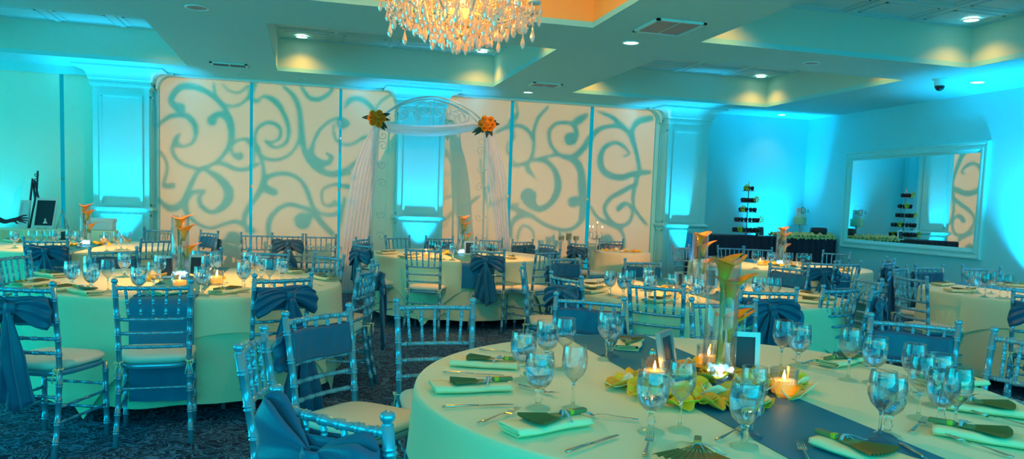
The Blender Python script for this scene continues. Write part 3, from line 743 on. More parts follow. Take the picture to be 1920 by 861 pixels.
def make_fan(spread=0.5):
    t = thing('folding_fan', 'fan'); z0 = 0.0
    # pleated leaf: wedge opening towards -X, pivot at +X
    mb = MB(); n = 22; r0, r1 = 0.075, 0.165; px_ = 0.095
    def leaf(u, v):
        a = pi+(u-0.5)*2*spread; r = r0+(r1-r0)*v; return (px_+r*cos(a), r*sin(a), 0.006+(0.0035 if int(round(u*n)) % 2 else -0.0015)*(0.5+v))
    mb.grid(leaf, n, 3, False); o = mb.build('fan_leaf', M_FANL, t); solid(o, 0.0008)
    st = MB()
    for k in range(9):
        a = pi+(k/8-0.5)*2*spread*0.92; st.tube([(px_+0.002, 0, 0.004+0.0007*k), (px_+0.10*cos(a), 0.10*sin(a)*0.9, 0.005)], [0.004, 0.003], 5, True, 0.4)
    st.build('fan_sticks', M_FANS, t)
    MB().rbox(0.072, 0.020, 0.014, 0.004, Matrix.Translation((px_+0.016, 0, 0.001)), 2).build('handle', M_FANS, t)
    MB().rbox(0.018, 0.0215, 0.0155, 0.004, Matrix.Translation((px_-0.006, 0, 0.0005)), 2).build('paper_band', M_BAND, t)
    rb = MB()
    for sg, ln in ((-1, 0.07), (-0.5, 0.045)):
        rb.grid(lambda u, v: (px_-0.033-0.02*u*sg*0-0.030*u+0.004*sin(u*5), sg*(0.004+ln*u)+0.0, 0.018-0.017*min(1, u*1.3)**2+0.004*sin(u*6+v)), 8, 2) if False else \
        rb.grid(lambda u, v: (px_-0.030-0.028*u+(v-0.5)*0.008, sg*(0.002+ln*u), 0.019-0.016*min(1, u*1.2)**2), 8, 2)
    rb.grid(lambda u, v: (px_-0.034+(v-0.5)*0.010, 0.013*cos(pi*u), 0.004+0.015*sin(pi*u)), 8, 2)
    o = rb.build('ribbon', M_RIB, t); solid(o, 0.001)
    return reg(t)
FANS = [make_fan(0.30), make_fan(0.42), make_fan(0.70)]

# ------------------------------------------------------------------ centrepiece pieces
def make_vase():
    t = thing('cylinder_vase', 'vase'); h = 0.465; r = 0.062
    mb = MB(); mb.lathe([(0.001, 0.001), (r-0.004, 0.001), (r, 0.006), (r, h), (r-0.002, h+0.001), (r-0.004, h), (r-0.004, 0.012), (0.001, 0.010)], 32)
    mb.build('glass_wall', M_GLASS, t); return reg(t)
VASE = make_vase()
def make_lights():
    t = thing('vase_lights', 'decorative lights'); rr = random.Random(9)
    mb = MB(); lit = MB()
    for k in range(70):
        a = rr.random()*2*pi; r = 0.05*sqrt(rr.random()); z = 0.018+rr.random()*(0.055-0.5*r)
        (lit if k % 3 == 0 else mb).ball((r*cos(a), r*sin(a), z), 0.0065+0.003*rr.random(), 7, 5)
    mb.build('clear_beads', mat('glass_bead', (0.75, 0.92, 1.0), 0.05, trans=0.6, ior=1.4, emit=(0.4, 0.8, 1.0), es=0.25), t); lit.build('led_beads', M_LED, t); return reg(t)
LIGHTS = make_lights()
def make_lily(seed, bend, h):
    rr = random.Random(seed); t = thing('calla_lily', 'flower')
    pts = [Vector((0, 0, 0.06)), Vector((0.004, 0, h*0.45)), Vector((bend*0.35, 0, h*0.75)), Vector((bend*0.8, 0, h-0.10))]
    sm = []
    for i in range(13):
        u = i/12*3; k = min(int(u), 2); q = u-k
        p = [pts[max(k-1, 0)], pts[k], pts[k+1], pts[min(k+2, 3)]]
        sm.append(0.5*((2*p[1])+(-p[0]+p[2])*q+(2*p[0]-5*p[1]+4*p[2]-p[3])*q*q+(-p[0]+3*p[1]-3*p[2]+p[3])*q**3))
    MB().tube(sm, [0.0065]*10+[0.0075, 0.009, 0.010], 8).build('stem', M_GREEN, t)
    base = sm[-1]-Vector((0, 0, 0.005)); dirv = Vector((0.10*(1 if bend >= 0 else -1), 0, 1)).normalized(); side = Vector((0, 1, 0)); fwd = side.cross(dirv)
    mb = MB()
    def spathe(u, v):   # u around, v along the trumpet
        a = 2*pi*u*0.97; ln = 0.135; r = 0.010+0.022*v+0.032*v**3.0
        lip = max(0, cos(a))    # pointed tip on the +fwd side
        r2 = r*(1+0.45*lip**3*v**3)
        c = base+dirv*(ln*v*(1+0.06*lip**3*v**2-0.10*(1-lip)*v**3))
        return c+(fwd*cos(a)*r2+side*sin(a)*r2*(0.9))-dirv*(0.030*v**6*(0.35+abs(sin(a))*0.7))*(1-0.7*lip)
    mb.grid(spathe, 28, 14); o = mb.build('spathe', M_LILY, t); solid(o, 0.0012)
    MB().tube([base+dirv*0.02, base+dirv*0.06+fwd*0.002, base+dirv*0.095+fwd*0.004], [0.004, 0.0045, 0.002], 6).build('spadix', M_PETALY, o)
    return reg(t)
def lily_mat():
    m = mat('lily_orange', (0.95, 0.42, 0.02), 0.4); n = m.node_tree; b = n.nodes['Principled BSDF']
    t = n.nodes.new('ShaderNodeTexCoord'); s = n.nodes.new('ShaderNodeSeparateXYZ'); n.links.new(t.outputs['Generated'], s.inputs[0])
    r = n.nodes.new('ShaderNodeValToRGB'); e = r.color_ramp.elements; e[0].position = 0.05; e[0].color = (0.10, 0.26, 0.03, 1); e[1].position = 0.62; e[1].color = (1.0, 0.30, 0.0, 1)
    q = e.new(0.35); q.color = (0.75, 0.45, 0.0, 1)
    n.links.new(s.outputs['Z'], r.inputs[0]); n.links.new(r.outputs[0], b.inputs['Base Color']); return m
M_LILY = lily_mat()
LILY = [make_lily(1, 0.004, 0.455), make_lily(2, 0.030, 0.385), make_lily(3, 0.040, 0.245)]
def make_frame():
    t = thing('picture_frame', 'picture frame'); w_, h_, b = 0.125, 0.165, 0.018; f = MB()
    for a, c, d, e in ((-w_/2, w_/2, 0, b), (-w_/2, w_/2, h_-b, h_), (-w_/2, -w_/2+b, b, h_-b), (w_/2-b, w_/2, b, h_-b)): f.box(a, c, -0.008, 0.008, d, e)
    f.build('frame', M_CHROME, t); MB().box(-w_/2+b, w_/2-b, -0.003, 0.003, b, h_-b).build('dark_card', M_DARK, t)
    bk = MB(); bk.add([(-0.02, 0.009, 0.12), (0.02, 0.009, 0.12), (0.03, 0.07, 0.0), (-0.03, 0.07, 0.0)], [(0, 1, 2, 3)]); o = bk.build('easel_back', M_DARK, t); solid(o, 0.003); return reg(t)
FRAME = make_frame()
def make_votive():
    t = thing('votive_candle', 'candle')
    MB().lathe([(0.001, 0.001), (0.034, 0.001), (0.036, 0.004), (0.040, 0.078), (0.0385, 0.0785), (0.034, 0.006), (0.001, 0.006)], 24).build('glass_cup', M_GLASS, t)
    wx_ = MB().lathe([(0.001, 0.008), (0.033, 0.008), (0.0345, 0.045), (0.012, 0.043), (0.001, 0.0425)], 20).build('wax', M_WAX, t)
    MB().lathe([(0.0005, 0.043), (0.0045, 0.050), (0.0048, 0.056), (0.002, 0.067), (0.0003, 0.074)], 10).build('flame', M_FLAME, wx_); return reg(t)
VOT = make_votive()
def make_petal(seed, m):
    rr = random.Random(seed); mb = MB(); a, b = 0.034+0.006*rr.random(), 0.027+0.005*rr.random(); ph = rr.random()*6
    def f(u, v):
        r = u; th = 2*pi*v; x = a*r*cos(th)*(1-0.2*cos(th)); y = b*r*sin(th)
        z = 0.020*r*r*(0.6+0.5*cos(2*th+ph))+0.004*sin(3*th+ph)*r
        return (x, y, z+0.002)
    mb.grid(f, 5, 14); o = mb.build('silk_petal', m); solid(o, 0.0015); o['category'] = 'petal'; return reg(o)
PETS = [make_petal(1, M_PETALY), make_petal(2, M_PETALW), make_petal(3, M_PETALY), make_petal(4, mat('orange_silk', (0.92, 0.42, 0.03), 0.6))]

def centre(key, x, y, full, n_pet, vase_px=None):
    ph = TBL[key][2] if key in TBL else key
    inst(VASE, (x, y, ZT), 0, 'lily vases', 'tall clear cylinder vase of orange calla lilies on '+ph)
    inst(LIGHTS, (x, y, ZT), 0, 'vase lights', 'cluster of glowing white lights in the vase on '+ph)
    for i, (rz, l) in enumerate(((0.3, 'topmost'), (-0.25, 'middle'), (0.1, 'lowest'))):
        inst(LILY[i], (x-0.012+0.01*i, y+0.01*(i-1), ZT), rz, 'calla lilies in the vases', l+' orange calla lily of the three in the vase on '+ph)
    rr = random.Random(sum(map(ord, key))); 
    for q in range(n_pet):
        a = rr.random()*2*pi; r = 0.09+0.17*rr.random()**0.8
        lay = 0.012*(rr.random())+ (0.012 if r < 0.17 else 0)
        if key == 'front':
            rq = 0.30+0.70*rr.random()**0.7; lay = 0.03*rr.random()*(1.1-rq); pp = atz(1335+172*rq*cos(a), 730+42*rq*sin(a), ZT); px3, py3 = pp.x, pp.y
        else: px3, py3 = x+r*cos(a)*1.25, y+r*sin(a)*0.9
        ci = rr.randrange(4)
        o = inst(PETS[ci], (px3, py3, ZT+0.001+lay), 0, 'silk petals on '+ph, ['yellow', 'cream', 'yellow', 'orange'][ci]+' silk petal strewn round the vase on '+ph, rot=(rr.uniform(-0.35, 0.35), rr.uniform(-0.35, 0.35), rr.random()*6.28), scale=1.45 if full else 1.1)

# ------------------------------------------------------------------ place chairs
def chair(key, x, y, face=None, sash=None, hi=False, sv=0):
    """x, y = middle of the top rail; faces its table (or the point given)"""
    tx, ty = face if face else TBL[key][:2]
    ax, ay = tx-x, ty-y; d = hypot(ax, ay); ax /= d; ay /= d
    if not face and d < 1.30: x, y = tx-ax*1.30, ty-ay*1.30
    rz = atan2(-ax, ay); rx, ry = x+ax*0.262, y+ay*0.262
    ph = TBL[key][2] if key in TBL else key
    o = inst(CHAIR_HI if hi else CHAIR_LO, (rx, ry, 0), rz, 'chiavari chairs')
    kind = {None: 'bare silver bamboo chair', 'bow': 'silver bamboo chair with blue bow', 'band': 'silver bamboo chair with blue band'}[sash]
    rank('chair'+ph, o, kind+', # of those at '+ph, kind+' at '+ph)
    if sash:
        s = inst(SASHES[sv], (rx, ry, 0), rz, 'blue chair sashes')
        rank('sash'+ph, s, 'blue satin sash tied on chair, # of sashes at '+ph, 'blue satin sash on the chair at '+ph)
    return o
CH = [
 ('left', -1.43, 4.45, None, 'bow', 1, 0), ('left', -0.80, 4.50, None, None, 1, 0), ('left', -0.13, 4.90, None, 'bow', 1, 1),
 ('left', 0.42, 5.62, None, None, 1, 0), ('left', 0.52, 6.10, None, 'bow', 1, 3), ('left', -2.06, 6.40, None, None, 0, 0),
 ('left', -1.49, 7.02, None, 'band', 0, 1), ('left', -0.93, 7.33, None, 'band', 0, 2), ('left', -0.33, 7.27, None, 'band', 0, 0), ('left', 0.16, 6.85, None, None, 0, 0),
 ('backleft', -2.45, 8.72, None, 'bow', 0, 2), ('backleft', -1.72, 9.02, None, None, 0, 0), ('backleft', -1.93, 11.30, None, None, 0, 0), ('backleft', -1.22, 10.75, None, 'bow', 0, 1), ('backleft', -3.4, 9.1, None, None, 0, 0),
 ('arch', 0.58, 8.75, None, 'bow', 0, 0), ('arch', 0.68, 10.00, None, 'band', 0, 1), ('arch', 1.18, 10.66, None, None, 0, 0), ('arch', 1.78, 10.78, None, 'band', 0, 0), ('arch', 2.46, 10.62, None, None, 0, 0),
 ('arch', 1.17, 8.08, None, None, 0, 0), ('arch', 1.86, 8.00, None, 'bow', 0, 2), ('arch', 3.05, 9.75, None, 'band', 0, 1), ('arch', 2.55, 8.10, None, None, 0, 0), ('arch', 2.88, 10.35, (2.3, 11.5), 'bow', 0, 0),
 ('mid', 2.42, 7.20, None, 'band', 0, 2), ('mid', 1.80, 5.25, None, 'bow', 1, 1), ('mid', 1.67, 6.02, None, None, 1, 0), ('mid', 2.20, 4.55, None, None, 1, 0), ('mid', 3.10, 6.92, None, 'band', 0, 0),
 ('mid', 2.92, 4.36, None, 'bow', 1, 2), ('mid', 3.62, 4.45, None, None, 1, 0), ('mid', 4.30, 5.16, None, None, 1, 0), ('mid', 4.42, 6.45, None, 'band', 0, 0), ('mid', 3.86, 4.72, None, 'bow', 1, 3),
 ('backright', 5.30, 7.18, None, 'band', 0, 1), ('backright', 5.58, 7.10, (5.3, 8.6), None, 0, 0), ('backright', 6.70, 7.95, None, 'bow', 0, 0), ('backright', 5.80, 9.90, None, None, 0, 0), ('backright', 6.95, 9.1, None, None, 0, 0), ('backright', 6.15, 9.75, None, None, 0, 0), ('backright', 6.35, 7.40, None, 'bow', 0, 3), ('backright', 4.95, 9.75, None, None, 0, 0),
 ('right', 4.98, 5.55, None, None, 1, 0), ('right', 5.78, 6.60, None, None, 0, 0), ('right', 6.32, 6.80, None, 'band', 0, 0), ('right', 6.95, 6.75, None, None, 0, 0), ('right', 4.98, 4.28, None, 'bow', 1, 1),
 ('front', 0.60, 3.77, None, None, 1, 0), ('front', 0.05, 3.43, None, 'band', 1, 1), ('front', -0.19, 2.78, None, None, 1, 0), ('front', 0.03, 1.81, None, 'bow', 1, 4), ('front', 1.48, 3.95, None, 'band', 1, 0),
 ('front', 2.22, 3.85, None, None, 1, 0), ('front', 2.85, 3.12, None, 'band', 1, 2), ('front', 3.02, 2.62, None, None, 1, 0),
]
POSTS = {   # both finials of the back, read off the photograph, for the chairs seen clearly
 ('front', 0.60): ((745, 562), (885, 562)), ('front', 0.05): ((535, 587), (648, 572)), ('front', 0.03): ((496, 727), (740, 788)), ('front', 1.48): ((1041, 550), (1175, 560)),
 ('front', 2.22): ((1285, 560), (1425, 562)), ('front', 2.85): ((1640, 590), (1790, 603)), ('left', -0.80): ((212, 527), (360, 527)), ('left', -0.13): ((482, 517), (583, 513)),
 ('mid', 2.20): ((1171, 525), (1290, 535)), ('mid', 2.92): ((1385, 538), (1502, 541)), ('mid', 3.62): ((1548, 537), (1614, 535)), ('mid', 4.30): ((1610, 516), (1655, 524)),
 ('arch', 1.17): ((760, 462), (826, 465)), ('arch', 1.86): ((878, 464), (950, 468)), ('right', 4.98): None, ('mid', 3.10): ((1167, 486), (1242, 487))}
for c in CH:
    q = POSTS.get(c[:2])
    if q:
        P, Q = atz(*q[0], 0.915), atz(*q[1], 0.915); m_ = (P+Q)/2; d_ = (Q-P).normalized(); nn = Vector((-d_.y, d_.x, 0)); tb = Vector((*TBL[c[0]][:2], 0))
        if (tb-m_).dot(nn) < 0: nn = -nn
        chair(c[0], m_.x, m_.y, (m_.x+nn.x, m_.y+nn.y), *c[4:])
    else: chair(*c)
for x, sv in ((-0.63, None), (-0.25, 1), (0.17, None)):
    chair('the back left shades', x, 10.45, (x+0.05, 12), 'bow' if sv else None, 0, 2)

# ------------------------------------------------------------------ place settings
def keep_on(key, p, lim=0.98):
    cx, cy = TBL[key][:2]; d = hypot(p.x-cx, p.y-cy)
    if d > lim: p.x = cx+(p.x-cx)*lim/d; p.y = cy+(p.y-cy)*lim/d
    return p
def glass(key, kind, px_, py_, hi=False, base=False):
    h = (0.178 if kind == 'w' else 0.200)+ZT if not base else ZT
    p = keep_on(key, atz(px_, py_, h)); o = inst({('w', True): GOB, ('w', False): GOB2, ('v', True): WIN, ('v', False): WIN2}[(kind, hi)], (p.x, p.y, ZT), random.random()*6, 'glasses on the tables')
    ph = TBL[key][2]
    rank(kind+ph, o, ('water goblet' if kind == 'w' else 'empty wine glass')+', # of the '+('goblets' if kind == 'w' else 'wine glasses')+' on '+ph)
    return p
def lay(proto, key, word, a, b, z=ZT, tilt=0.0):
    """lie along the line from pixel a to pixel b (b = tines, tip)"""
    A, B = atz(*a, z), atz(*b, z); m = keep_on(key, (A+B)/2, 0.97); d = B-A
    o = inst(proto, (m.x, m.y, z), 0, word+'s on the tables', None, rot=(0, tilt, atan2(d.y, d.x)))
    ph = TBL[key][2]; rank(word+ph, o, {'fork': 'steel dinner fork', 'knife': 'steel dinner knife', 'napkin': 'folded ivory napkin'}[word]+', # of the '+{'fork': 'forks', 'knife': 'knives', 'napkin': 'napkins'}[word]+' on '+ph)
    return o, m, atan2(d.y, d.x)
def napkin(key, a, b, fan=1, flip=False, i=0):
    o, m, ang = lay(NAPS[i % 3], key, 'napkin', a, b)
    f = inst(FANS[fan], (m.x, m.y, ZT+0.0265), ang+(pi if flip else 0), 'fan favours on the napkins'); ph = TBL[key][2]
    rank('fan'+ph, f, 'green folding fan tied with ribbon, # of fans on '+ph)
# front table, from the photograph
for p in ((983, 622), (1013, 660), (1028, 602), (1147, 590), (1226, 694), (1402, 716), (1501, 608), (1643, 632), (1672, 704), (1772, 693), (1763, 664)): glass('front', 'w', *p, hi=True)
for p in ((1079, 648), (1062, 597), (1139, 585), (1281, 678), (1416, 688), (1470, 601), (1597, 617), (1658, 696), (1716, 645), (1731, 668), (1800, 690)): glass('front', 'v', *p, hi=True)
napkin('front', (838, 682), (978, 690), 0, False, 0); napkin('front', (797, 734), (965, 728), 0, False, 1); napkin('front', (935, 818), (1105, 788), 1, False, 2)
napkin('front', (1190, 632), (1170, 668), 1, False, 0); napkin('front', (1545, 688), (1608, 674), 1, True, 1); napkin('front', (1790, 765), (1925, 782), 1, True, 2)
napkin('front', (1768, 812), (1925, 838), 1, True, 0); napkin('front', (1555, 838), (1690, 880), 1, True, 1); napkin('front', (1300, 930), (1308, 836), 2, False, 2); napkin('front', (1745, 722), (1835, 720), 1, True, 0)
for a, b in (((825, 700), (950, 706)), ((819, 766), (973, 760)), ((1054, 853), (1166, 816)), ((1500, 687), (1550, 668)), ((930, 660), (965, 663)), ((1697, 840), (1765, 880))): lay(KNIFE, 'front', 'knife', a, b)
for a, b in (((882, 800), (985, 768)), ((1172, 787), (1104, 780)), ((1206, 868), (1222, 812)), ((983, 726), (1036, 741)), ((1350, 825), (1393, 806)), ((1562, 695), (1488, 680)), ((1699, 818), (1742, 785)), ((1886, 747), (1800, 743)), ((1925, 800), (1842, 782)), ((1900, 860), (1776, 822)), ((1520, 875), (1500, 838)), ((1665, 700), (1620, 688)), ((1770, 735), (1700, 741))): lay(FORK, 'front', 'fork', a, b)
# other tables
for p in ((135, 490), (171, 495), (233, 474), (260, 500), (378, 500), (457, 492), (404, 475), (529, 485), (490, 480), (466, 473), (370, 470)): glass('left', 'w', *p)
for p in ((168, 480), (202, 487), (288, 491), (300, 478), (506, 487), (388, 480), (478, 478)): glass('left', 'v', *p)
for a, b in (((85, 548), (20, 552)), ((95, 532), (30, 538)), ((185, 556), (130, 545)), ((300, 553), (345, 548)), ((455, 545), (405, 552)), ((590, 512), (560, 506)), ((600, 520), (640, 528)), ((95, 520), (60, 515))): napkin('left', a, b, 0)
for a, b in (((150, 556), (205, 560)), ((218, 548), (262, 546)), ((470, 550), (432, 556)), ((588, 532), (620, 541)), ((430, 530), (400, 536))): lay(FORK, 'left', 'fork', a, b)
for a, b in (((386, 560), (398, 545)), ((500, 540), (520, 528)), ((120, 548), (60, 556))): lay(KNIFE, 'left', 'knife', a, b)
for p in ((20, 437), (27, 433), (48, 433), (78, 436), (88, 433), (105, 432), (130, 432), (147, 434), (206, 436), (218, 434), (227, 437), (238, 434)): glass('backleft', 'w' if p[0] % 2 else 'v', *p)
for a, b in (((10, 452), (40, 455)), ((210, 452), (240, 454)), ((100, 458), (130, 460))): napkin('backleft', a, b, 0)
for p in ((676, 466), (742, 461), (787, 461), (800, 460), (843, 461), (903, 462), (941, 462), (955, 463), (972, 464), (920, 458)): glass('arch', 'w' if p[0] % 2 else 'v', *p)
for a, b in (((705, 477), (745, 475)), ((712, 486), (755, 484)), ((955, 488), (965, 482))): napkin('arch', a, b, 0)
for p in ((1145, 508), (1165, 512), (1217, 502), (1195, 520), (1236, 522), (1170, 508), (1312, 530), (1440, 520), (1458, 522), (1500, 552), (1423, 520), (1290, 518)): glass('mid', 'w' if p[0] % 3 else 'v', *p)
for a, b in (((1085, 552), (1130, 545)), ((1090, 540), (1135, 536)), ((1200, 572), (1250, 566)), ((1500, 553), (1540, 558)), ((1498, 566), (1548, 570)), ((1410, 578), (1450, 570))): napkin('mid', a, b, 0)
for a, b in (((1150, 556), (1190, 560)), ((1262, 590), (1290, 583)), ((1180, 548), (1210, 545))): lay(FORK, 'mid', 'fork', a, b)
for p in ((1398, 473), (1428, 480), (1447, 473), (1475, 476), (1490, 478), (1517, 480), (1530, 482), (1540, 480), (1552, 484), (1382, 476)): glass('backright', 'w' if p[0] % 2 else 'v', *p)
for a, b in (((1565, 505), (1595, 510)), ((1500, 507), (1530, 510))): napkin('backright', a, b, 0)
for p in ((1806, 513), (1820, 508), (1835, 512), (1850, 512), (1878, 514), (1892, 515), (1862, 508)): glass('right', 'w' if p[0] % 2 else 'v', *p)
for a, b in (((1740, 537), (1792, 533)), ((1775, 547), (1828, 548)), ((1880, 535), (1915, 538))): napkin('right', a, b, 0)
# centrepieces
for k, p, fl, n in (('front', (1346, 712), True, 84), ('left', (338, 523), False, 22), ('backleft', (160, 451), False, 14), ('arch', (866, 482), False, 16), ('mid', (1308, 548), False, 24), ('backright', (1463, 492), False, 14)):
    q = atz(*p, ZT); x, y = q.x, q.y
    if hypot(x-TBL[k][0], y-TBL[k][1]) > 0.45:
        x, y = TBL[k][:2]; rr_ = ray(*p); s = (y)/rr_.y; x = rr_.x*s
    centre(k, x, y, fl, n)
def votive(key, px_, py_, l=''):
    p = atz(px_, py_, ZT); o = inst(VOT, (p.x, p.y, ZT), 0, 'votive candles', scale=1.22)
    rank('vot'+key, o, 'lit votive candle in glass cup, # of candles on '+TBL[key][2], 'lit votive candle in glass cup on '+TBL[key][2])
    lamp('POINT', 'candle_light', (p.x, p.y, ZT+0.075), None, 0.55 if key == 'front' else 1.2, (1.0, 0.42, 0.06), 0.006)
for k, x, y in (('front', 1468, 741), ('front', 1327, 692), ('front', 1226, 722), ('left', 406, 533), ('left', 337, 541), ('arch', 800, 484), ('mid', 1262, 560), ('backright', 1425, 497), ('backleft', 195, 456)): votive(k, x, y)
def pframe(key, px_, py_, rz, label, s=1.0, lean=-0.12):
    p = atz(px_, py_, ZT); inst(FRAME, (p.x, p.y, ZT), 0, 'table frames', label, rot=(lean, 0, rz), scale=s)
pframe('front', 1258, 716, 0.80, 'chrome picture frame turned sideways, left of the front vase', 1.15, -0.20)
pframe('front', 1390, 706, -0.35, 'chrome frame with dark card right behind the front vase', 1.05)
pframe('left', 312, 522, 0.3, 'dark card frame left of the lily vase, big left table', 1.0)
pframe('left', 368, 519, -0.3, 'dark card frame right of the lily vase, big left table', 1.0)
pframe('mid', 1275, 550, 0.7, 'dark card frame left of the vase behind the front table', 1.0)
pframe('mid', 1330, 540, -0.3, 'dark card frame right of the vase behind the front table', 1.0)
pframe('arch', 880, 478, -0.2, 'dark card frame beside the vase on table before the arch', 1.0)
pframe('backleft', 183, 447, 0.1, 'dark card frame beside the vase on the far left table', 1.0)
# salt shaker by the frame
for (px_, py_), l in (((1222, 694), 'small chrome-topped shaker left of the sideways picture frame'), ((1244, 690), 'small chrome-topped shaker behind the sideways picture frame')):
    p = atz(px_, py_, ZT); t = thing('salt_shaker', 'shaker', (p.x, p.y, ZT), 0, l, 'shakers')
    MB().lathe([(0, 0.001), (0.016, 0.001), (0.017, 0.004), (0.013, 0.05), (0.011, 0.06)], 14).build('glass_body', M_GLASSS, t)
    MB().lathe([(0.0125, 0.058), (0.013, 0.072), (0.009, 0.083), (0, 0.086)], 14).build('cap', M_STEEL, t)
# coil of wire round the lily stems
#PART3
# ------------------------------------------------------------------ wedding arch
AY = 10.8
def A(x, y, dy=0.0): p = aty(x, y, AY+dy); return p
def spiral(c, r, turns, a0, n=26, plane_y=AY, sg=1):
    return [(c[0]+r*(1-0.85*k/n)*cos(a0+sg*turns*2*pi*k/n), plane_y, c[1]+r*(1-0.85*k/n)*sin(a0+sg*turns*2*pi*k/n)) for k in range(n+1)]
t = thing('wedding_arch', 'arch', (0, 0, 0), 0, 'white iron wedding arch with scrollwork before the centre pilaster')
top = [(703, 232), (728, 210), (760, 192), (803, 184), (845, 192), (882, 212), (912, 240)]
for dy, nm in ((-0.14, 'front_hoop'), (0.14, 'rear_hoop')):
    pts = []
    P = [A(x, y) for x, y in top]
    for i in range(31):
        u = i/30*(len(P)-1); k = min(int(u), len(P)-2); q = u-k; a, b, c, d = P[max(k-1, 0)], P[k], P[k+1], P[min(k+2, len(P)-1)]
        v = 0.5*((2*b)+(c-a)*q+(2*a-5*b+4*c-d)*q*q+(-a+3*b-3*c+d)*q**3); pts.append((v.x, AY+dy, v.z))
    l0, r0 = pts[0], pts[-1]
    full = [(l0[0]-0.04, AY+dy, 0), (l0[0]-0.03, AY+dy, 1.2), (l0[0]-0.01, AY+dy, l0[2]-0.12)]+pts+[(r0[0]+0.01, AY+dy, r0[2]-0.12), (r0[0]+0.03, AY+dy, 1.2), (r0[0]+0.04, AY+dy, 0)]
    MB().tube(full, 0.012, 8).build(nm, M_WIRE, t)
sc = MB(); LX, RX = A(703, 232).x, A(912, 240).x; cxm = (LX+RX)/2; zt = A(803, 184).z; zb = A(703, 232).z
for dy in (-0.14, 0.14):
    for s_ in (-1, 1):
        for cx, cz, r, a0, tn, sg in ((0.12, zt-0.17, 0.13, -1.0, 1.4, 1), (0.40, zt-0.24, 0.12, 2.2, 1.4, -1), (0.62, zt-0.34, 0.07, -1.0, 1.2, 1), (0.25, zt-0.30, 0.14, 0.6, 0.7, 1)):
            sc.tube([(cxm+s_*(x-0.0), y, z) for x, y, z in spiral((cx, cz), r, tn, a0, 26, AY+dy, sg)], 0.006, 6)
    sc.tube([(cxm, AY+dy, zt-0.02), (cxm, AY+dy, zt-0.42)], 0.006, 6)
sc.build('scrollwork', M_WIRE, t)
sd = MB()
for X, s_ in ((LX, -1), (RX, 1)):
    for k, z in enumerate((zb-0.16, zb-0.30, zb-0.55, zb-0.8, 1.2, 0.9, 0.6)):
        sd.tube([(X-s_*0.10+s_*(x), y, zz) for x, y, zz in spiral((0, z), 0.065, 1.2, 0.5, 18, AY-0.14, 1 if k % 2 else -1)], 0.006, 6)
        sd.tube([(X-s_*(-0.03), AY-0.14, z), (X+s_*0.03, AY+0.14, z)], 0.006, 6)
sd.build('side_scrollwork', M_WIRE, t)
def drape(name, left, right, label, pleats=9, amp=0.022, yy=AY-0.17, seed=0):
    LP = [aty(x, y, yy) for x, y in left]; RP = [aty(x, y, yy) for x, y in right]
    def lerp(P, u):
        k = min(int(u*(len(P)-1)), len(P)-2); q = u*(len(P)-1)-k; a, b, c, d = P[max(k-1, 0)], P[k], P[k+1], P[min(k+2, len(P)-1)]
        return 0.5*((2*b)+(c-a)*q+(2*a-5*b+4*c-d)*q*q+(-a+3*b-3*c+d)*q**3)
    def f(u, v):
        p = lerp(LP, u).lerp(lerp(RP, u), v); w = (lerp(RP, u)-lerp(LP, u)).length
        p.y += amp*sin(v*pleats*2*pi+seed+1.5*sin(u*3))*min(1, 0.25+u*1.5)*min(1, w*4)+0.02*sin(v*7+u*4+seed); return p
    o = MB().grid(f, 40, 96).build(name, M_GAUZE); o['category'] = 'drape'; o['label'] = label; return o
drape('arch_drape', [(702, 232), (680, 272), (662, 320), (652, 380), (644, 440), (636, 500), (630, 545)], [(712, 240), (710, 290), (705, 340), (697, 400), (690, 450), (684, 500), (680, 545)], 'sheer white drape falling down the left leg of the arch', 7)
drape('arch_drape', [(910, 245), (912, 290), (914, 340), (924, 400), (930, 450), (933, 500), (934, 540)], [(922, 240), (938, 285), (947, 330), (951, 380), (954, 430), (957, 500), (958, 540)], 'sheer white drape falling down the right leg of the arch', 6, seed=2)
drape('arch_swag', [(700, 222), (722, 229), (760, 233), (805, 235), (850, 233), (888, 229), (912, 236)], [(706, 240), (735, 250), (765, 254), (810, 256), (850, 253), (885, 247), (908, 250)], 'sheer white swag draped across the top of the arch', 2.5, 0.03, AY-0.19)
def rose(mb, c, r, rr):
    for ring, (n, rad, tilt) in enumerate(((3, 0.25, 0.1), (4, 0.5, 0.5), (5, 0.8, 0.95))):
        for k in range(n):
            a = 2*pi*k/n+ring*0.7+rr.random()*0.4
            def f(u, v, a=a, rad=rad, tilt=tilt):
                th = a+(u-0.5)*2.2/(1+ring*0.3); rr_ = r*rad*(0.35+0.65*v)*(1+0.25*tilt*v); y = -r*(0.9*v*(1-tilt*0.6)+0.1)
                return (c[0]+rr_*cos(th), c[1]+y*(1-0.15*abs(u-0.5)), c[2]+rr_*sin(th))
            mb.grid(f, 5, 4)
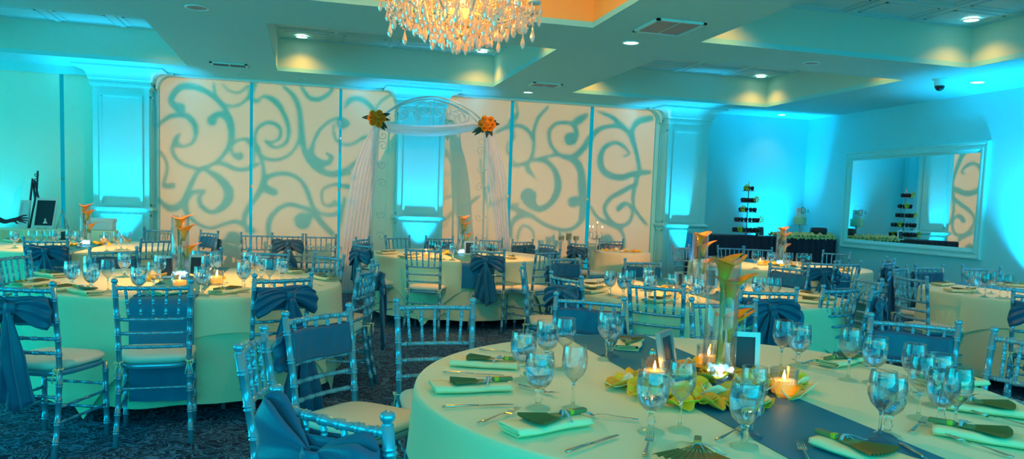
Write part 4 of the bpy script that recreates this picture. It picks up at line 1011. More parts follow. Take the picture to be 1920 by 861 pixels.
def spray(px_, py_, label, seed, flip):
    p = aty(px_, py_, AY-0.26); t = thing('floral_spray', 'flowers', tuple(p), 0, label); rr = random.Random(seed)
    lf = MB()
    for k in range(9):
        a = rr.choice((0.25, 0.5, 2.4, 3.0, 4.0, 5.2, 5.7) if flip else (2.6, 2.9, 3.3, 3.7, 4.4, 5.4, 0.6))+rr.uniform(-0.35, 0.35); ln = 0.10+0.13*rr.random()
        d = Vector((cos(a), 0, sin(a)*0.8)); s = Vector((-sin(a), 0, cos(a)))
        lf.grid(lambda u, v: d*(0.03+ln*u)+s*((v-0.5)*0.055*sin(pi*min(1, u*0.92+0.08)))+Vector((0, -0.03*sin(u*3)+0.02*abs(v-0.5)+0.03, -0.02*u*u)), 7, 4)
    o = lf.build('leaves', M_LEAF, t); solid(o, 0.002)
    for k in range(7):
        a = k*2*pi/6; q = (0, 0, 0) if k == 6 else (0.075*cos(a)*rr.uniform(0.7, 1.3), 0.01*rr.random(), 0.068*sin(a)*rr.uniform(0.7, 1.3)); mb = MB(); rose(mb, (q[0], q[1]-0.01, q[2]), 0.048, rr); o = mb.build('blossom', M_ORANGE, t); solid(o, 0.002)
spray(704, 222, 'orange flower spray with dark leaves, left shoulder of the arch', 1, True)
spray(914, 234, 'orange flower spray with dark leaves, right shoulder of the arch', 2, False)

# ------------------------------------------------------------------ gobo projectors (throw the scroll pattern on the shades)
def G(off, sc_, L): return [(off[0]+x/sc_, off[1]+y/sc_, w/sc_) for x, y, w in L]
PA, PB_, PC = ((290, 140), 2.69), ((460, 145), 2.69), ((630, 150), 2.87)
PD, PE, PF = ((830, 160), 2.87), ((950, 175), 2.97), ((1090, 180), 2.97)
STL, STR, BL, BR = [], [], [], []
for P, L in ((PA, [
 [(130, 170, 52), (92, 150, 34), (90, 110, 34), (130, 65, 34), (190, 60, 34), (260, 85, 28), (320, 130, 28), (365, 190, 28), (385, 250, 36), (390, 310, 34), (375, 360, 28), (340, 415, 22), (290, 455, 18), (230, 480, 24), (200, 520, 26), (170, 590, 30), (140, 650, 34), (90, 675, 36), (50, 660, 30), (25, 630, 20)],
 [(290, 232, 50), (310, 205, 34), (345, 203, 36), (375, 230, 36), (388, 280, 36)],
 [(15, 262, 12), (70, 215, 22), (120, 205, 26), (165, 210, 30), (200, 250, 30), (208, 300, 26), (190, 345, 18), (150, 362, 14), (110, 352, 24), (100, 330, 20), (125, 305, 18)],
 [(110, 335, 30), (90, 370, 24), (100, 410, 22), (140, 450, 20), (200, 470, 18), (240, 475, 16), (300, 450, 18), (350, 450, 22), (410, 478, 22), (470, 475, 20), (520, 450, 18)],
 [(250, 480, 14), (310, 510, 34), (360, 560, 44), (375, 600, 50), (360, 650, 44), (310, 690, 26), (270, 690, 22), (235, 660, 24), (225, 620, 22), (250, 595, 14)],
 [(255, 588, 12), (210, 590, 20), (170, 620, 26), (155, 670, 30), (180, 720, 24), (230, 760, 18), (290, 775, 16), (350, 755, 18), (410, 742, 22), (460, 765, 20), (500, 790, 24)],
 [(430, 412, 40), (398, 405, 22), (388, 370, 16), (410, 340, 16), (450, 325, 14), (500, 340, 20), (530, 380, 20)],
 [(300, 50, 14), (310, 110, 16), (350, 150, 14), (410, 160, 14), (460, 130, 16), (490, 90, 26), (505, 50, 24)],
 [(345, 50, 10), (380, 85, 10), (430, 90, 12), (475, 55, 14)],
 [(28, 390, 16), (55, 430, 16), (65, 480, 16), (50, 535, 18), (50, 560, 24), (90, 560, 30)],
 [(360, 840, 30), (395, 820, 60), (430, 840, 40)]]),
 (PB_, [
 [(30, 60, 24), (25, 100, 26), (60, 122, 18), (85, 100, 14), (105, 98, 20), (150, 120, 32), (185, 165, 26), (210, 220, 24), (220, 280, 22), (205, 330, 18), (165, 355, 14), (125, 345, 16), (105, 322, 16)],
 [(105, 325, 10), (150, 325, 14), (178, 295, 18), (170, 250, 20), (120, 228, 18), (70, 250, 18), (48, 300, 20), (55, 360, 26), (90, 405, 22), (150, 418, 16), (210, 400, 16), (250, 360, 14), (272, 315, 16)],
 [(190, 45, 14), (240, 90, 24), (270, 150, 28), (280, 220, 28), (285, 300, 34), (300, 370, 30), (330, 430, 30), (380, 470, 34), (440, 490, 30), (520, 480, 30)],
 [(285, 50, 16), (320, 100, 24), (370, 112, 26), (420, 85, 20), (445, 50, 16)],
 [(510, 225, 14), (480, 210, 20), (440, 215, 14), (380, 260, 16), (345, 330, 20), (335, 390, 34), (370, 430, 40), (420, 430, 30), (435, 400, 22), (408, 385, 12)],
 [(60, 380, 14), (85, 430, 16), (95, 490, 24), (88, 545, 36), (60, 600, 28), (20, 650, 30), (-5, 720, 26), (10, 780, 20)],
 [(145, 580, 40), (105, 560, 38), (95, 530, 30), (115, 505, 28), (160, 488, 20), (220, 488, 20), (280, 520, 20), (315, 580, 24), (340, 650, 22), (380, 685, 18), (440, 695, 20), (490, 660, 20), (500, 610, 18)],
 [(120, 800, 26), (120, 730, 28), (160, 670, 24), (220, 642, 22), (280, 655, 22), (340, 680, 30), (390, 740, 30), (440, 790, 26)],
 [(290, 725, 84), (310, 720, 50), (340, 685, 24)],
 [(450, 620, 10), (440, 645, 20), (400, 645, 12), (385, 600, 14), (400, 560, 14), (450, 542, 14), (520, 555, 16)],
 [(445, 240, 10), (450, 300, 12), (480, 335, 14), (520, 340, 14)],
 [(0, 310, 12), (20, 340, 12), (45, 400, 14), (30, 450, 12), (0, 470, 14)]]),
 (PC, [
 [(45, 155, 8), (70, 115, 30), (110, 100, 28), (160, 120, 30), (200, 160, 30), (235, 200, 26)],
 [(218, 180, 12), (230, 130, 14), (270, 95, 14), (310, 80, 16)],
 [(20, 235, 40), (40, 235, 68), (55, 235, 40)],
 [(0, 320, 14), (50, 350, 14), (100, 340, 14), (150, 310, 18), (210, 310, 20)],
 [(0, 490, 16), (60, 480, 24), (120, 440, 30), (180, 430, 30), (230, 450, 20)],
 [(0, 560, 18), (60, 575, 26), (150, 580, 26), (220, 560, 20)],
 [(0, 660, 20), (30, 700, 26), (20, 780, 20)],
 [(90, 780, 20), (100, 710, 20), (150, 690, 24), (220, 700, 20)]])):
    STL += [G(*P, s) for s in L]
for P, L in ((PD, [
 [(10, 350, 12), (60, 440, 14), (80, 500, 16), (60, 580, 16), (10, 610, 14)],
 [(200, 400, 12), (230, 600, 18), (270, 640, 22), (330, 660, 20), (402, 640, 20)],
 [(290, 250, 14), (350, 220, 20), (370, 180, 20), (402, 160, 20)],
 [(360, 300, 14), (345, 350, 14), (402, 440, 14)],
 [(10, 720, 16), (90, 660, 18), (140, 640, 18), (190, 600, 16)]]),
 (PE, [
 [(10, 205, 12), (60, 180, 20), (110, 200, 22), (145, 250, 22), (148, 310, 18), (130, 370, 24), (90, 395, 20), (10, 405, 14)],
 [(45, 50, 14), (60, 120, 14), (30, 180, 16), (35, 250, 24)],
 [(225, 80, 16), (180, 130, 20), (155, 190, 18), (150, 250, 18)],
 [(355, 255, 72), (385, 225, 34), (375, 185, 26), (340, 165, 20), (280, 168, 20), (240, 205, 20), (235, 260, 20), (265, 320, 20), (320, 355, 26), (380, 350, 34), (430, 300, 34), (480, 235, 30), (510, 200, 28)],
 [(365, 175, 24), (400, 150, 46), (440, 125, 26)],
 [(325, 348, 22), (390, 390, 40), (415, 450, 40), (425, 520, 36), (430, 600, 32), (425, 680, 36), (390, 735, 24), (340, 762, 22), (270, 755, 22), (200, 725, 22), (140, 685, 24), (80, 660, 30), (20, 635, 24), (-10, 630, 20)],
 [(370, 605, 62), (400, 595, 30), (428, 640, 24)],
 [(120, 575, 88), (130, 610, 60), (180, 645, 36), (240, 615, 34), (275, 560, 38), (285, 500, 40), (265, 430, 30), (215, 380, 26), (160, 370, 20)],
 [(110, 395, 30), (120, 430, 26), (160, 472, 10)],
 [(120, 380, 16), (200, 360, 18), (270, 345, 16), (340, 350, 18)],
 [(25, 800, 20), (20, 740, 26), (60, 690, 30), (110, 680, 24)],
 [(60, 815, 14), (70, 760, 14), (100, 738, 14), (140, 760, 14), (150, 805, 12)]]),
 (PF, [
 [(0, 300, 24), (40, 240, 28), (90, 190, 24), (150, 170, 24), (210, 170, 26), (260, 200, 30), (285, 250, 30), (305, 320, 24), (320, 400, 24), (310, 450, 24), (295, 510, 24), (285, 580, 20), (300, 640, 18), (360, 715, 18)],
 [(95, 90, 12), (160, 115, 24), (210, 155, 30), (255, 195, 20)],
 [(280, 235, 28), (285, 180, 26), (320, 140, 34), (385, 125, 34)],
 [(232, 338, 10), (265, 320, 12), (230, 280, 20), (185, 260, 20), (130, 285, 26), (105, 340, 34), (110, 400, 36), (150, 440, 36), (220, 455, 34), (290, 435, 34), (375, 425, 24)],
 [(305, 490, 24), (230, 530, 28), (160, 570, 24), (128, 620, 22), (140, 670, 24), (190, 720, 26), (250, 715, 20), (280, 670, 18), (275, 620, 18), (240, 600, 26), (205, 628, 30)],
 [(50, 615, 14), (90, 680, 20), (160, 715, 24), (210, 740, 20), (235, 790, 16), (235, 850, 16)],
 [(-5, 400, 30), (0, 520, 40), (0, 600, 26), (-5, 680, 24)],
 [(120, 800, 40), (140, 800, 60), (160, 810, 40)]])):
    STR += [G(*P, s) for s in L]
def smooth_stroke(L, step=5):
    out = []
    P = [Vector((x, y, w)) for x, y, w in L]
    for k in range(len(P)-1):
        a, b, c, d = P[max(k-1, 0)], P[k], P[k+1], P[min(k+2, len(P)-1)]
        for i in range(step):
            q = i/step; out.append(0.5*((2*b)+(c-a)*q+(2*a-5*b+4*c-d)*q*q+(-a+3*b-3*c+d)*q**3))
    out.append(P[-1]); return out
def projector(pos, strokes, x0, x1, ztop, zbot, label, energy):
    pos = Vector(pos); mid = Vector(((x0+x1)/2, BACK, (ztop+zbot)/2)); fw = (mid-pos).normalized()
    Dp = 0.45; rt = fw.cross(Vector((0, 0, 1))).normalized(); up = rt.cross(fw)
    def pl(P): v = Vector(P)-pos; k = Dp/v.dot(fw); v *= k; return v.dot(rt), v.dot(up)
    t = thing('gobo_projector', 'projector', tuple(pos), 0, label)
    mb = MB(); Rm = Matrix((rt, up, -fw)).transposed().to_4x4()
    zz = 0.0
    def poly(pts, z): mb.add([(x, y, -Dp+z) for x, y in pts], [tuple(range(len(pts)))])
    for s in strokes:
        zz += 0.00004; S_ = smooth_stroke(s); E_ = []
        for i, p in enumerate(S_):
            d = (S_[min(i+1, len(S_)-1)]-S_[max(i-1, 0)]); d.z = 0
            d = d.normalized() if d.length > 1e-6 else Vector((1, 0, 0)); n = Vector((-d.y, d.x))*max(p.z, 2)/2*1.06
            E_.append((pl(aty(p.x+n.x, p.y+n.y, BACK)), pl(aty(p.x-n.x, p.y-n.y, BACK)), (p.x, p.y, p.z)))
        for i in range(len(E_)-1): poly([E_[i][0], E_[i+1][0], E_[i+1][1], E_[i][1]], zz)
        for e in (E_[0], E_[-1]):
            x, y, w_ = e[2]; poly([pl(aty(x+w_/2*1.06*cos(k*pi/8), y+w_/2*1.06*sin(k*pi/8), BACK)) for k in range(16)], zz+0.00002)
    # opaque plate round the rectangular aperture
    q = [pl((x0, BACK, zbot)), pl((x1, BACK, zbot)), pl((x1, BACK, ztop)), pl((x0, BACK, ztop))]; B_ = 0.45
    o = [(-B_, -B_), (B_, -B_), (B_, B_), (-B_, B_)]
    for i in range(4): j = (i+1) % 4; poly([o[i], o[j], q[j], q[i]], 0)
    ob = mb.build('pattern_plate', M_DARK, t); ob.matrix_local = Rm
    hs = MB()
    for a, b in ((-1, 0), (1, 0), (0, -1), (0, 1)):
        if a: hs.box(a*B_-0.004, a*B_+0.004, -B_, B_, -Dp, 0.10)
        else: hs.box(-B_, B_, b*B_-0.004, b*B_+0.004, -Dp, 0.10)
    hs.box(-B_, B_, -B_, B_, 0.10, 0.108)
    h = hs.build('housing', M_DARK, t); h.matrix_local = Rm
    for k in range(3):
        a = 2*pi*k/3; MB().tube([(0, 0, -B_-0.02), (0.45*cos(a), 0.45*sin(a), -pos.z)], 0.012, 8).build('leg', M_DARK, t)
    lamp('SPOT', 'gobo_beam', tuple(pos), tuple(mid), energy, (1.0, 0.30, 0.05), 0.0014, 75, 0.0)
GOBO = 1500
projector((-2.3, 2.6, 2.15), STL, -2.0, 1.235, 2.98, 0.3, 'gobo projector on a tripod, out at the left', GOBO)
projector((5.0, 2.0, 2.25), STR, 1.92, 5.46, 2.98, 0.3, 'gobo projector on a tripod, out at the right', GOBO*1.25)

# ------------------------------------------------------------------ sweetheart table with candelabra
sx_, sy_ = 4.42, 10.55
c = cloth(0.42, 0.04, None, 0, 50, 0.765).build('tablecloth', M_LINEN); c.location = (sx_, sy_, 0); c['category'] = 'tablecloth'; c['label'] = 'ivory cloth to the floor on the small table before right bay'
t = thing('round_table', 'table', (sx_, sy_, 0), 0, 'small round table under its cloth before the right window bay')
MB().lathe([(0, 0.73), (0.415, 0.73), (0.415, 0.757), (0, 0.757)], 32).build('tabletop', mat('plywood', (0.35, 0.25, 0.14)), t)
MB().tube([(0, 0, 0), (0, 0, 0.73)], 0.03, 10).build('pedestal', M_DARK, t)
rr = random.Random(8)
for q in range(16):
    a = rr.random()*6.28; r = 0.30*sqrt(rr.random()); inst(rr.choice(PETS), (sx_+r*cos(a), sy_+r*sin(a), 0.769), 0, 'petals on the small table', 'yellow or cream silk petal on small table before right window bay', rot=(rr.uniform(-.4, .4), rr.uniform(-.4, .4), a), scale=1.2)
p = aty(1116, 462, 10.5)
t = thing('candelabra', 'candelabra', (p.x-0.0, 10.45, 0.766), 0, 'silver branched candelabra with lit candles on the small table')
MB().lathe([(0, 0), (0.06, 0), (0.05, 0.012), (0.015, 0.03), (0.01, 0.06), (0.018, 0.08), (0.009, 0.11), (0.012, 0.20), (0.02, 0.22), (0.01, 0.24), (0, 0.245)], 14).build('base', M_CHROME, t)
for k in range(5):
    a = 2*pi*k/5; R2 = 0.11 if k else 0.0; z = 0.27 if k else 0.33
    if k: MB().tube([(0, 0, 0.20), (R2*0.5*cos(a), R2*0.5*sin(a), 0.17), (R2*cos(a), R2*sin(a), 0.20), (R2*cos(a), R2*sin(a), z)], 0.005, 6).build('branch', M_CHROME, t)
    MB().lathe([(0, z-0.01), (0.02, z), (0.022, z+0.02), (0.012, z+0.02), (0.011, z+0.07), (0, z+0.07)], 10, (R2*cos(a), R2*sin(a), 0)).build('candle', mat('ivory_wax', (0.8, 0.75, 0.6), 0.5), t)
    MB().lathe([(0, z+0.07), (0.005, z+0.08), (0.001, z+0.10)], 8, (R2*cos(a), R2*sin(a), 0)).build('flame', M_FLAME, t)
chair('the small back table', 4.52, 11.22, (4.45, 10.5), 'band', 0, 1)
chair('the small back table', 3.62, 10.2, (4.4, 10.5), 'bow', 0, 3)
for px_, l in ((1052, 'leftmost'), (1066, 'middle'), (1080, 'rightmost')):  # candle shapes added in place of olive shadows on the right bay
    p = aty(px_, 450, 11.0); t = thing('shadow_stand_in', 'candle holder', (p.x, 11.0, 0), 0, l+' of three olive shadow stand-ins before the right bay'); z = p.z
    MB().lathe([(0, 0), (0.10, 0), (0.10, 0.01), (0.012, 0.03), (0.012, z-0.02), (0.05, z), (0, z)], 14).build('stand', M_WIRE, t)
    MB().lathe([(0.045, z), (0.05, z+0.06 + (0.05 if px_ == 1066 else 0)), (0.048, z+0.06+(0.05 if px_ == 1066 else 0)), (0.042, z)], 16).build('glass_cup', M_GLASS, t)
    MB().lathe([(0, z), (0.035, z), (0.035, z+0.05+(0.04 if px_ == 1066 else 0)), (0, z+0.05)], 12).build('candle', mat('olive_shadow_tone', (0.30, 0.32, 0.12), 0.5), t)

# ------------------------------------------------------------------ dessert tables
def skirted(x0, x1, y0, y1, zt, label, seed):
    t = thing('dessert_table', 'table', ((x0+x1)/2, (y0+y1)/2, 0), 0, label); hx, hy = (x1-x0)/2, (y1-y0)/2
    MB().rbox(2*hx, 2*hy, 0.03, 0.01, Matrix.Translation((0, 0, zt-0.03))).build('tabletop', M_BLACK, t)
    mb = MB()
    per = [(-hx, hy), (-hx, -hy), (hx, -hy), (hx, hy)]
    def f(u, v):
        Lp = [(Vector(per[i+1])-Vector(per[i])).length for i in range(3)]; T = sum(Lp); s = u*T; i = 0
        while i < 2 and s > Lp[i]: s -= Lp[i]; i += 1
        a, b = Vector(per[i]), Vector(per[i+1]); d = (b-a).normalized(); p = a+d*s; n = Vector((d.y, -d.x))*(-1 if False else 1)
        w = (0.006+0.022*(1-v))*(1+sin(u*T*55+0.8*sin(u*40+seed)))
        n = -n if (n.dot(p) < 0) else n
        p = p+n*(w*0.9+0.002); return (p.x, p.y, 0.02+(zt-0.035)*v)
    mb.grid(f, 260, 6); mb.build('pleated_skirt', M_BLACK, t)
    for sx2 in (-1, 1):
        for sy2 in (-1, 1): MB().tube([(sx2*(hx-0.06), sy2*(hy-0.06), 0), (sx2*(hx-0.06), sy2*(hy-0.06), zt-0.04)], 0.015, 8).build('leg', M_DARK, t)
ZD = aty(1400, 442, 10.9).z
DX0, DX1 = aty(1325, 440, 10.7).x, aty(1452, 447, 10.7).x
skirted(DX0, DX1-0.02, 10.7, 11.3, ZD, 'black skirted dessert table holding the cupcake tower', 1)
EX0, EX1 = DX1+0.02, min(RIGHT-0.06, aty(1574, 452, 10.7).x)
skirted(EX0, EX1, 10.7, 11.3, ZD, 'black skirted dessert table holding the cake', 2)
p = aty(1399, 436, 11.0); tx, ty = p.x, 11.0
t = thing('cupcake_tower', 'cupcake stand', (tx, ty, ZD), 0, 'tall tiered stand of dark cupcakes on the left dessert table')
tiers = [(432, 0.23), (413, 0.21), (394, 0.155), (376, 0.13), (354, 0.10)]
zs = [aty(1399, y, 11.0).z-ZD for y, r in tiers]
MB().tube([(0, 0, 0.0), (0, 0, zs[-1]+0.12)], 0.008, 8).build('pole', M_CHROME, t)
m = MB(); m.lathe([(0.0, 0), (0.018, 0), (0.027, 0.034), (0.030, 0.040), (0.026, 0.055), (0.012, 0.066), (0, 0.068)], 9)
CUPC = m.build('cupcake', M_CUP); CUPC['category'] = 'cupcake'; reg(CUPC)
TN = ['bottom', 'second lowest', 'middle', 'second highest', 'top']
rr = random.Random(4)
for ti, ((yy, r), z) in enumerate(zip(tiers, zs)):
    z = max(z-0.03, 0.012)
    MB().lathe([(0, z-0.006), (r, z-0.006), (r+0.006, z), (r, z+0.003), (0, z+0.003)], 28).build('tier_plate', M_CHROME, t)
    n = max(6, int(2*pi*(r-0.035)/0.064))
    for k in range(n):
        a = 2*pi*k/n; inst(CUPC, (tx+(r-0.04)*cos(a), ty+(r-0.04)*sin(a), ZD+z+0.004), a, 'cupcakes on the %s tier' % TN[ti], 'dark cupcake on the '+TN[ti]+' tier of the cupcake tower')
    a = (-2.6, -0.5, -2.7, -0.9, -2.6)[ti]; m = MB(); c = Vector((0, 0, 0))
    for k in range(7):
        b = 2*pi*k/7; m.grid(lambda u, v: c+Vector(((0.008+0.045*u)*cos(b+(v-0.5)*0.6), -0.03*sin(u*2), (0.008+0.042*u)*sin(b+(v-0.5)*0.6))), 4, 3)
    o = m.build('lime_flower', M_LIME); solid(o, 0.002); o.location = (tx+(r-0.01)*cos(a), ty+(r-0.01)*sin(a), ZD+z+0.05); o['category'] = 'flower'; o['label'] = 'lime green flower tucked on the '+TN[ti]+' tier of cupcakes'
# small frame and plant
p = aty(1430, 440, 10.8); inst(FRAME, (p.x, 10.85, ZD+0.002), 0, 'table frames', 'silver photo frame beside the cupcake tower', rot=(-0.1, 0, 0.1), scale=0.9)
p = aty(1424, 432, 10.95); t = thing('potted_plant', 'plant', (p.x, 10.98, ZD), 0, 'small potted green plant behind the photo frame on dessert table')
MB().lathe([(0, 0), (0.035, 0), (0.045, 0.07), (0.04, 0.07), (0, 0.06)], 14).build('pot', M_DARK, t)
m = MB()
for k in range(18):
    b = 2*pi*k/18; l = 0.05+0.03*rr.random(); m.grid(lambda u, v: Vector((l*u*cos(b)+(v-0.5)*0.02*sin(b)*sin(pi*u), l*u*sin(b), 0.07+0.10*u*(1-0.45*u)+(v-0.5)*0.012)), 5, 2)
m.build('leaves', M_LIME, t)
# frill garland along the cake table
m = MB(); hx = (EX1-EX0)/2
for row in range(3):
    m.grid(lambda u, v: (-hx*0.985+2*hx*0.985*u, -0.27+row*0.09+0.10*(v-0.5)+0.012*sin(u*60+row), 0.022+0.035*sin(pi*v)*(1+0.5*sin(u*44+row*2))+0.014*sin(u*90+v*7+row*3)), 150, 8)
m.grid(lambda u, v: (-hx+2*hx*u, -0.33-0.01*sin(u*50), 0.012-(0.030+0.010*sin(u*95)+0.008*sin(u*41))*v), 120, 4)
o = m.build('frill_garland', M_FRILL); o.location = ((EX0+EX1)/2, 11.0, ZD); o['category'] = 'table garland'; o['label'] = 'pale green frilled garland covering the cake table top'; solid(o, 0.002)
p = aty(1500, 437, 10.95); t = thing('wedding_cake', 'cake', (p.x, 10.98, ZD+0.03), 0, 'mint green wedding cake with monogram topper on a pedestal')
q0, q1, q2 = aty(1500, 421, 10.95).z-ZD-0.03, aty(1500, 407, 10.95).z-ZD-0.03, aty(1500, 390, 10.95).z-ZD-0.03
MB().lathe([(0, 0), (0.06, 0), (0.05, 0.01), (0.012, 0.03), (0.016, q0*0.6), (0.012, q0-0.02), (0.03, q0-0.008), (0.125, q0-0.006), (0.125, q0), (0, q0)], 24).build('pedestal', M_CHROME, t)
MB().lathe([(0, q0), (0.095, q0), (0.098, q0+0.008), (0.098, q1-0.008), (0.092, q1), (0, q1)], 32).build('lower_tier', M_CAKE, t)
MB().lathe([(0, q1), (0.068, q1), (0.07, q1+0.006), (0.07, q2-0.006), (0.065, q2), (0, q2)], 28).build('upper_tier', mat('pale_icing', (0.55, 0.80, 0.78), 0.4), t)
def letter(strokes, x, z, sc_, parent):
    m = MB()
    for st_ in strokes: m.tube([(x+a*sc_, -0.078, z+b*sc_) for a, b in st_], 0.0035, 6)
    m.build('monogram_letter', M_DARK, parent)
t0 = t; t = MB().tube([(0.062*cos(2*pi*k/24), -0.0, q2+0.018+0.05*sin(2*pi*k/24)) for k in range(25)], 0.003, 5).build('cake_topper', M_WIRE, t0)
letter([[(-0.35, 0), (-0.35, 1)], [(-0.35, 1), (0.05, 0.98), (0.35, 0.8), (0.45, 0.5), (0.35, 0.2), (0.05, 0.02), (-0.35, 0)]], 0, q2-0.085, 0.095, t)
letter([[(-0.3, 0), (-0.3, 1), (0.4, 1)], [(-0.3, 0.55), (0.25, 0.55)]], -0.075, q2-0.07, 0.055, t)
letter([[(-0.4, 0), (0, 1), (0.4, 0)], [(-0.2, 0.4), (0.2, 0.4)]], 0.085, q2-0.07, 0.055, t)
p = aty(1527, 438, 10.95); t = thing('chocolate_cake', 'cake', (p.x, 10.85, ZD+0.055), 0, 'low round dark cake at the right of the mint cake')
MB().lathe([(0, 0), (0.115, 0), (0.13, 0.02), (0.13, 0.085), (0.115, 0.105), (0, 0.11)], 28).build('cake', M_CUP, t)
MB().lathe([(0.116, 0.003), (0.135, 0.0), (0.137, -0.004), (0.06, -0.01), (0.05, -0.054), (0.0, -0.054)], 28).build('cake_plate', M_CHROME, t)

# ------------------------------------------------------------------ gift corner at the left edge
gx0, gx1 = aty(5, 440, 10.9).x-0.6, aty(140, 440, 10.9).x
ZG = 0.885
t = thing('gift_table', 'table', ((gx0+gx1)/2-0.1, 10.85, 0), 0, 'low draped table behind the far left glasses'); hx = (gx1-gx0)/2
MB().rbox(2*hx, 0.5, 0.025, 0.01, Matrix.Translation((0, 0, ZG-0.03))).build('tabletop', M_LINEN, t)
m = MB(); m.grid(lambda u, v: (-hx+2*hx*u, -0.26-0.012*sin(u*70), 0.03+(ZG-0.05)*v), 120, 4); m.build('cloth_skirt', M_LINEN, t)
for sx2 in (-1, 1): MB().box(sx2*(hx-0.04)-0.015, sx2*(hx-0.04)+0.015, -0.2, 0.2, 0, ZG-0.03).build('leg', M_DARK, t)
def board(c4, yy, b, label, inner, motif=False, name='framed_board'):
    P = [aty(x, y, yy) for x, y in c4]; o = P[0].copy(); t = thing(name, 'sign', tuple(o), 0, label); P = [p-o for p in P]; cen = sum(P, Vector())/4
    I = [p+(cen-p)*b for p in P]; fr = MB(); D = Vector((0, 0.03, 0)); rings = [[P[i]+D for i in range(4)], P, [p+Vector((0, -0.004, 0)) for p in I], [p+D*0.4 for p in I]]
    fr.loft(rings, True, False, smooth=False); fr.build('frame', M_WHITEF, t)
    q = MB(); q.add([p+D*0.35 for p in I]+[p+D for p in I], [(0, 1, 2, 3), (7, 6, 5, 4), (0, 4, 5, 1), (1, 5, 6, 2), (2, 6, 7, 3), (3, 7, 4, 0)]); q.build('panel', inner, t)
    if motif:
        u = cen+Vector((0.0, 0.004, -0.13)); g = MB(); g.ball(u+Vector((0, 0, 0.05)), 0.012, 8, 6, (1, 0.3, 1)); g.lathe([(0.028, 0), (0.012, 0.03), (0.004, 0.045)], 10, tuple(u)); g.build('figure_motif', M_WHITEF, t)
    return t
M_WHITEF = mat('pale_frame', (0.6, 0.72, 0.70), 0.4)
board([(39, 375), (57, 376), (50, 428), (31, 427)], 10.9, 0.22, 'tall pale narrow framed board leaning at the far left', mat('pale_mirror_board', (0.45, 0.80, 0.85), 0.3))
board([(68, 371), (109, 372), (100, 428), (60, 427)], 10.85, 0.16, 'dark framed notice board with a small white figure at left', M_DARK, True)
p = aty(61, 320, 11.2); t = thing('wooden_easel', 'easel', (p.x, 11.2, 0), 0, 'dark tripod easel rising behind the framed boards at left'); H = p.z
MW = mat('dark_easel_wood', (0.05, 0.03, 0.05), 0.5)
for a, b in (((-0.17, 0, 0), (0.0, 0, H-0.10)), ((0.02, 0, H-0.12), (0.30, 0, 0))): MB().tube([a, b], 0.013, 8).build('leg', MW, t)
MB().tube([(0.02, 0.35, 0), (0.0, 0.02, H-0.15)], 0.013, 8).build('leg', MW, t)
MB().tube([(-0.10, 0, 0.6), (0.045, 0, H-0.25), (0.06, 0, H)], 0.012, 8).build('mast', MW, t)
MB().tube([(-0.12, -0.01, 0.82), (0.14, -0.01, 0.82)], 0.012, 8).build('ledge', MW, t)
m = MB()
for q in range(3): m.tube([(0.045+0.028*cos(k*0.6+q)*(1-k/14), -0.01, H-0.06-0.065*q+0.028*sin(k*0.6+q)*(1-k/14)) for k in range(12)], 0.005, 5)
m.build('scroll_finial', MW, t)
p = aty(190, 420, 10.6); t = thing('gift_box', 'box', (p.x, 10.6, 0.0), 0, 'pale lidded card box in front of the left pilaster'); z0, z1 = aty(190, 431, 10.6).z, aty(190, 409, 10.6).z
MB().rbox(0.30, 0.2, z1-z0-0.03, 0.01, Matrix.Translation((0, 0, z0))).build('box', M_WHITEF, t); MB().rbox(0.32, 0.22, 0.05, 0.01, Matrix.Translation((0, 0, z1-0.05))).build('lid', M_WHITEF, t)
MB().rbox(0.34, 0.24, z0-0.002, 0.01, Matrix.Translation((0, 0, 0.0))).build('stand', M_LINEN, t)
p = aty(117, 421, 10.8); t = thing('display_easel', 'easel', (p.x, 10.8, ZG), 0, 'small silver display easel right of the dark notice board')
for a, b in (((-0.07, 0, 0), (0.0, 0.02, 0.25)), ((0.07, 0, 0), (0.0, 0.02, 0.25)), ((0, 0.12, 0), (0.0, 0.02, 0.25))): MB().tube([a, b], 0.006, 6).build('leg', M_CHROME, t)
MB().tube([(-0.06, -0.01, 0.04), (0.06, -0.01, 0.04)], 0.006, 6).build('ledge', M_CHROME, t)
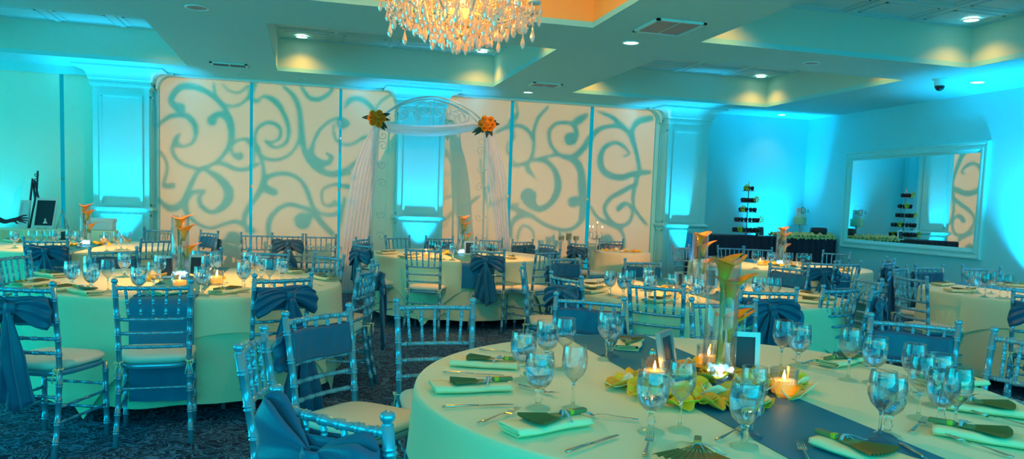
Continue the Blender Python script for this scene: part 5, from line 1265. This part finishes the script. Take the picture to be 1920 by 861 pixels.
# person at the left edge reaching in
def person():
    t0 = aty(0, 414, 9.9); hx_, hz_ = t0.x, t0.z      # where the forearm enters the frame
    wx = aty(26, 411, 9.9); body = bpy.data.meshes.new('person'); bx = hx_-0.62
    V = [(bx, 9.95, 0.93), (bx, 9.95, 1.15), (bx, 9.95, 1.36), (bx, 9.94, 1.47), (bx+0.01, 9.93, 1.55), (bx+0.02, 9.92, 1.66),
         (bx+0.17, 9.93, 1.38), (bx+0.34, 9.90, 1.16), (hx_+0.05, 9.9, hz_-0.015), (wx.x, 9.9, wx.z),
         (bx-0.17, 9.95, 1.38), (bx-0.24, 9.95, 1.12), (bx-0.22, 9.9, 0.90),
         (bx+0.09, 9.95, 0.88), (bx+0.10, 9.94, 0.48), (bx+0.10, 9.97, 0.09), (bx+0.10, 9.85, 0.035),
         (bx-0.09, 9.95, 0.88), (bx-0.10, 9.94, 0.48), (bx-0.10, 9.97, 0.09), (bx-0.10, 9.85, 0.035)]
    E = [(0, 1), (1, 2), (2, 3), (3, 4), (4, 5), (2, 6), (6, 7), (7, 8), (8, 9), (2, 10), (10, 11), (11, 12), (0, 13), (13, 14), (14, 15), (15, 16), (0, 17), (17, 18), (18, 19), (19, 20)]
    Rr = [(.15, .10), (.14, .10), (.17, .105), (.055, .055), (.07, .08), (.085, .095), (.062, .06), (.045, .042), (.032, .028), (.028, .016), (.062, .06), (.045, .042), (.03, .025), (.09, .09), (.062, .062), (.042, .045), (.038, .03), (.09, .09), (.062, .062), (.042, .045), (.038, .03)]
    w_ = Vector(V[9]); n0 = len(V)
    for k, (dz, ln, tz) in enumerate(((0.030, 0.075, 0.030), (0.012, 0.085, 0.010), (-0.006, 0.080, -0.006), (-0.020, 0.065, -0.020))):
        b = len(V); V.append((w_.x+0.062, w_.y-0.004*k, w_.z+dz*0.9)); V.append((w_.x+0.062+ln*0.5, w_.y-0.006, w_.z+dz+tz*0.5)); V.append((w_.x+0.062+ln, w_.y-0.006, w_.z+dz+tz*0.8-0.006))
        E += [(9, b), (b, b+1), (b+1, b+2)]; Rr += [(.013, .011), (.009, .009), (.007, .007)]
    b = len(V); V += [(w_.x+0.015, w_.y-0.01, w_.z-0.026), (w_.x+0.045, w_.y-0.02, w_.z-0.052)]; E += [(9, b), (b, b+1)]; Rr += [(.012, .012), (.008, .008)]
    body.from_pydata(V, E, []); o = bpy.data.objects.new('person', body); C.objects.link(o)
    sk = o.modifiers.new('skin', 'SKIN'); 
    if not body.skin_vertices: 
        bpy.context.view_layer.objects.active = o; 
    for i, r in enumerate(Rr): body.skin_vertices[0].data[i].radius = r
    body.skin_vertices[0].data[0].use_root = True
    sb = o.modifiers.new('sub', 'SUBSURF'); sb.levels = 2; sb.render_levels = 2
    body.materials.append(M_COAT); o['category'] = 'person'; o['label'] = 'person in dark clothes at left edge, only an outstretched hand showing'
    hr = MB().ball((bx+0.02, 9.95, 1.70), 0.105, 14, 10, (0.95, 1.05, 1.0)).build('hair', M_HAIR, o)
    return o
try: person()
except Exception as ex: print('person failed', ex)
finish_ranks()
# prototypes that were never placed
for o in list(C.objects):
    if o.parent is None and o.name in KIDS and o.name not in USED:
        for ch in list(o.children_recursive): bpy.data.objects.remove(ch)
        bpy.data.objects.remove(o)
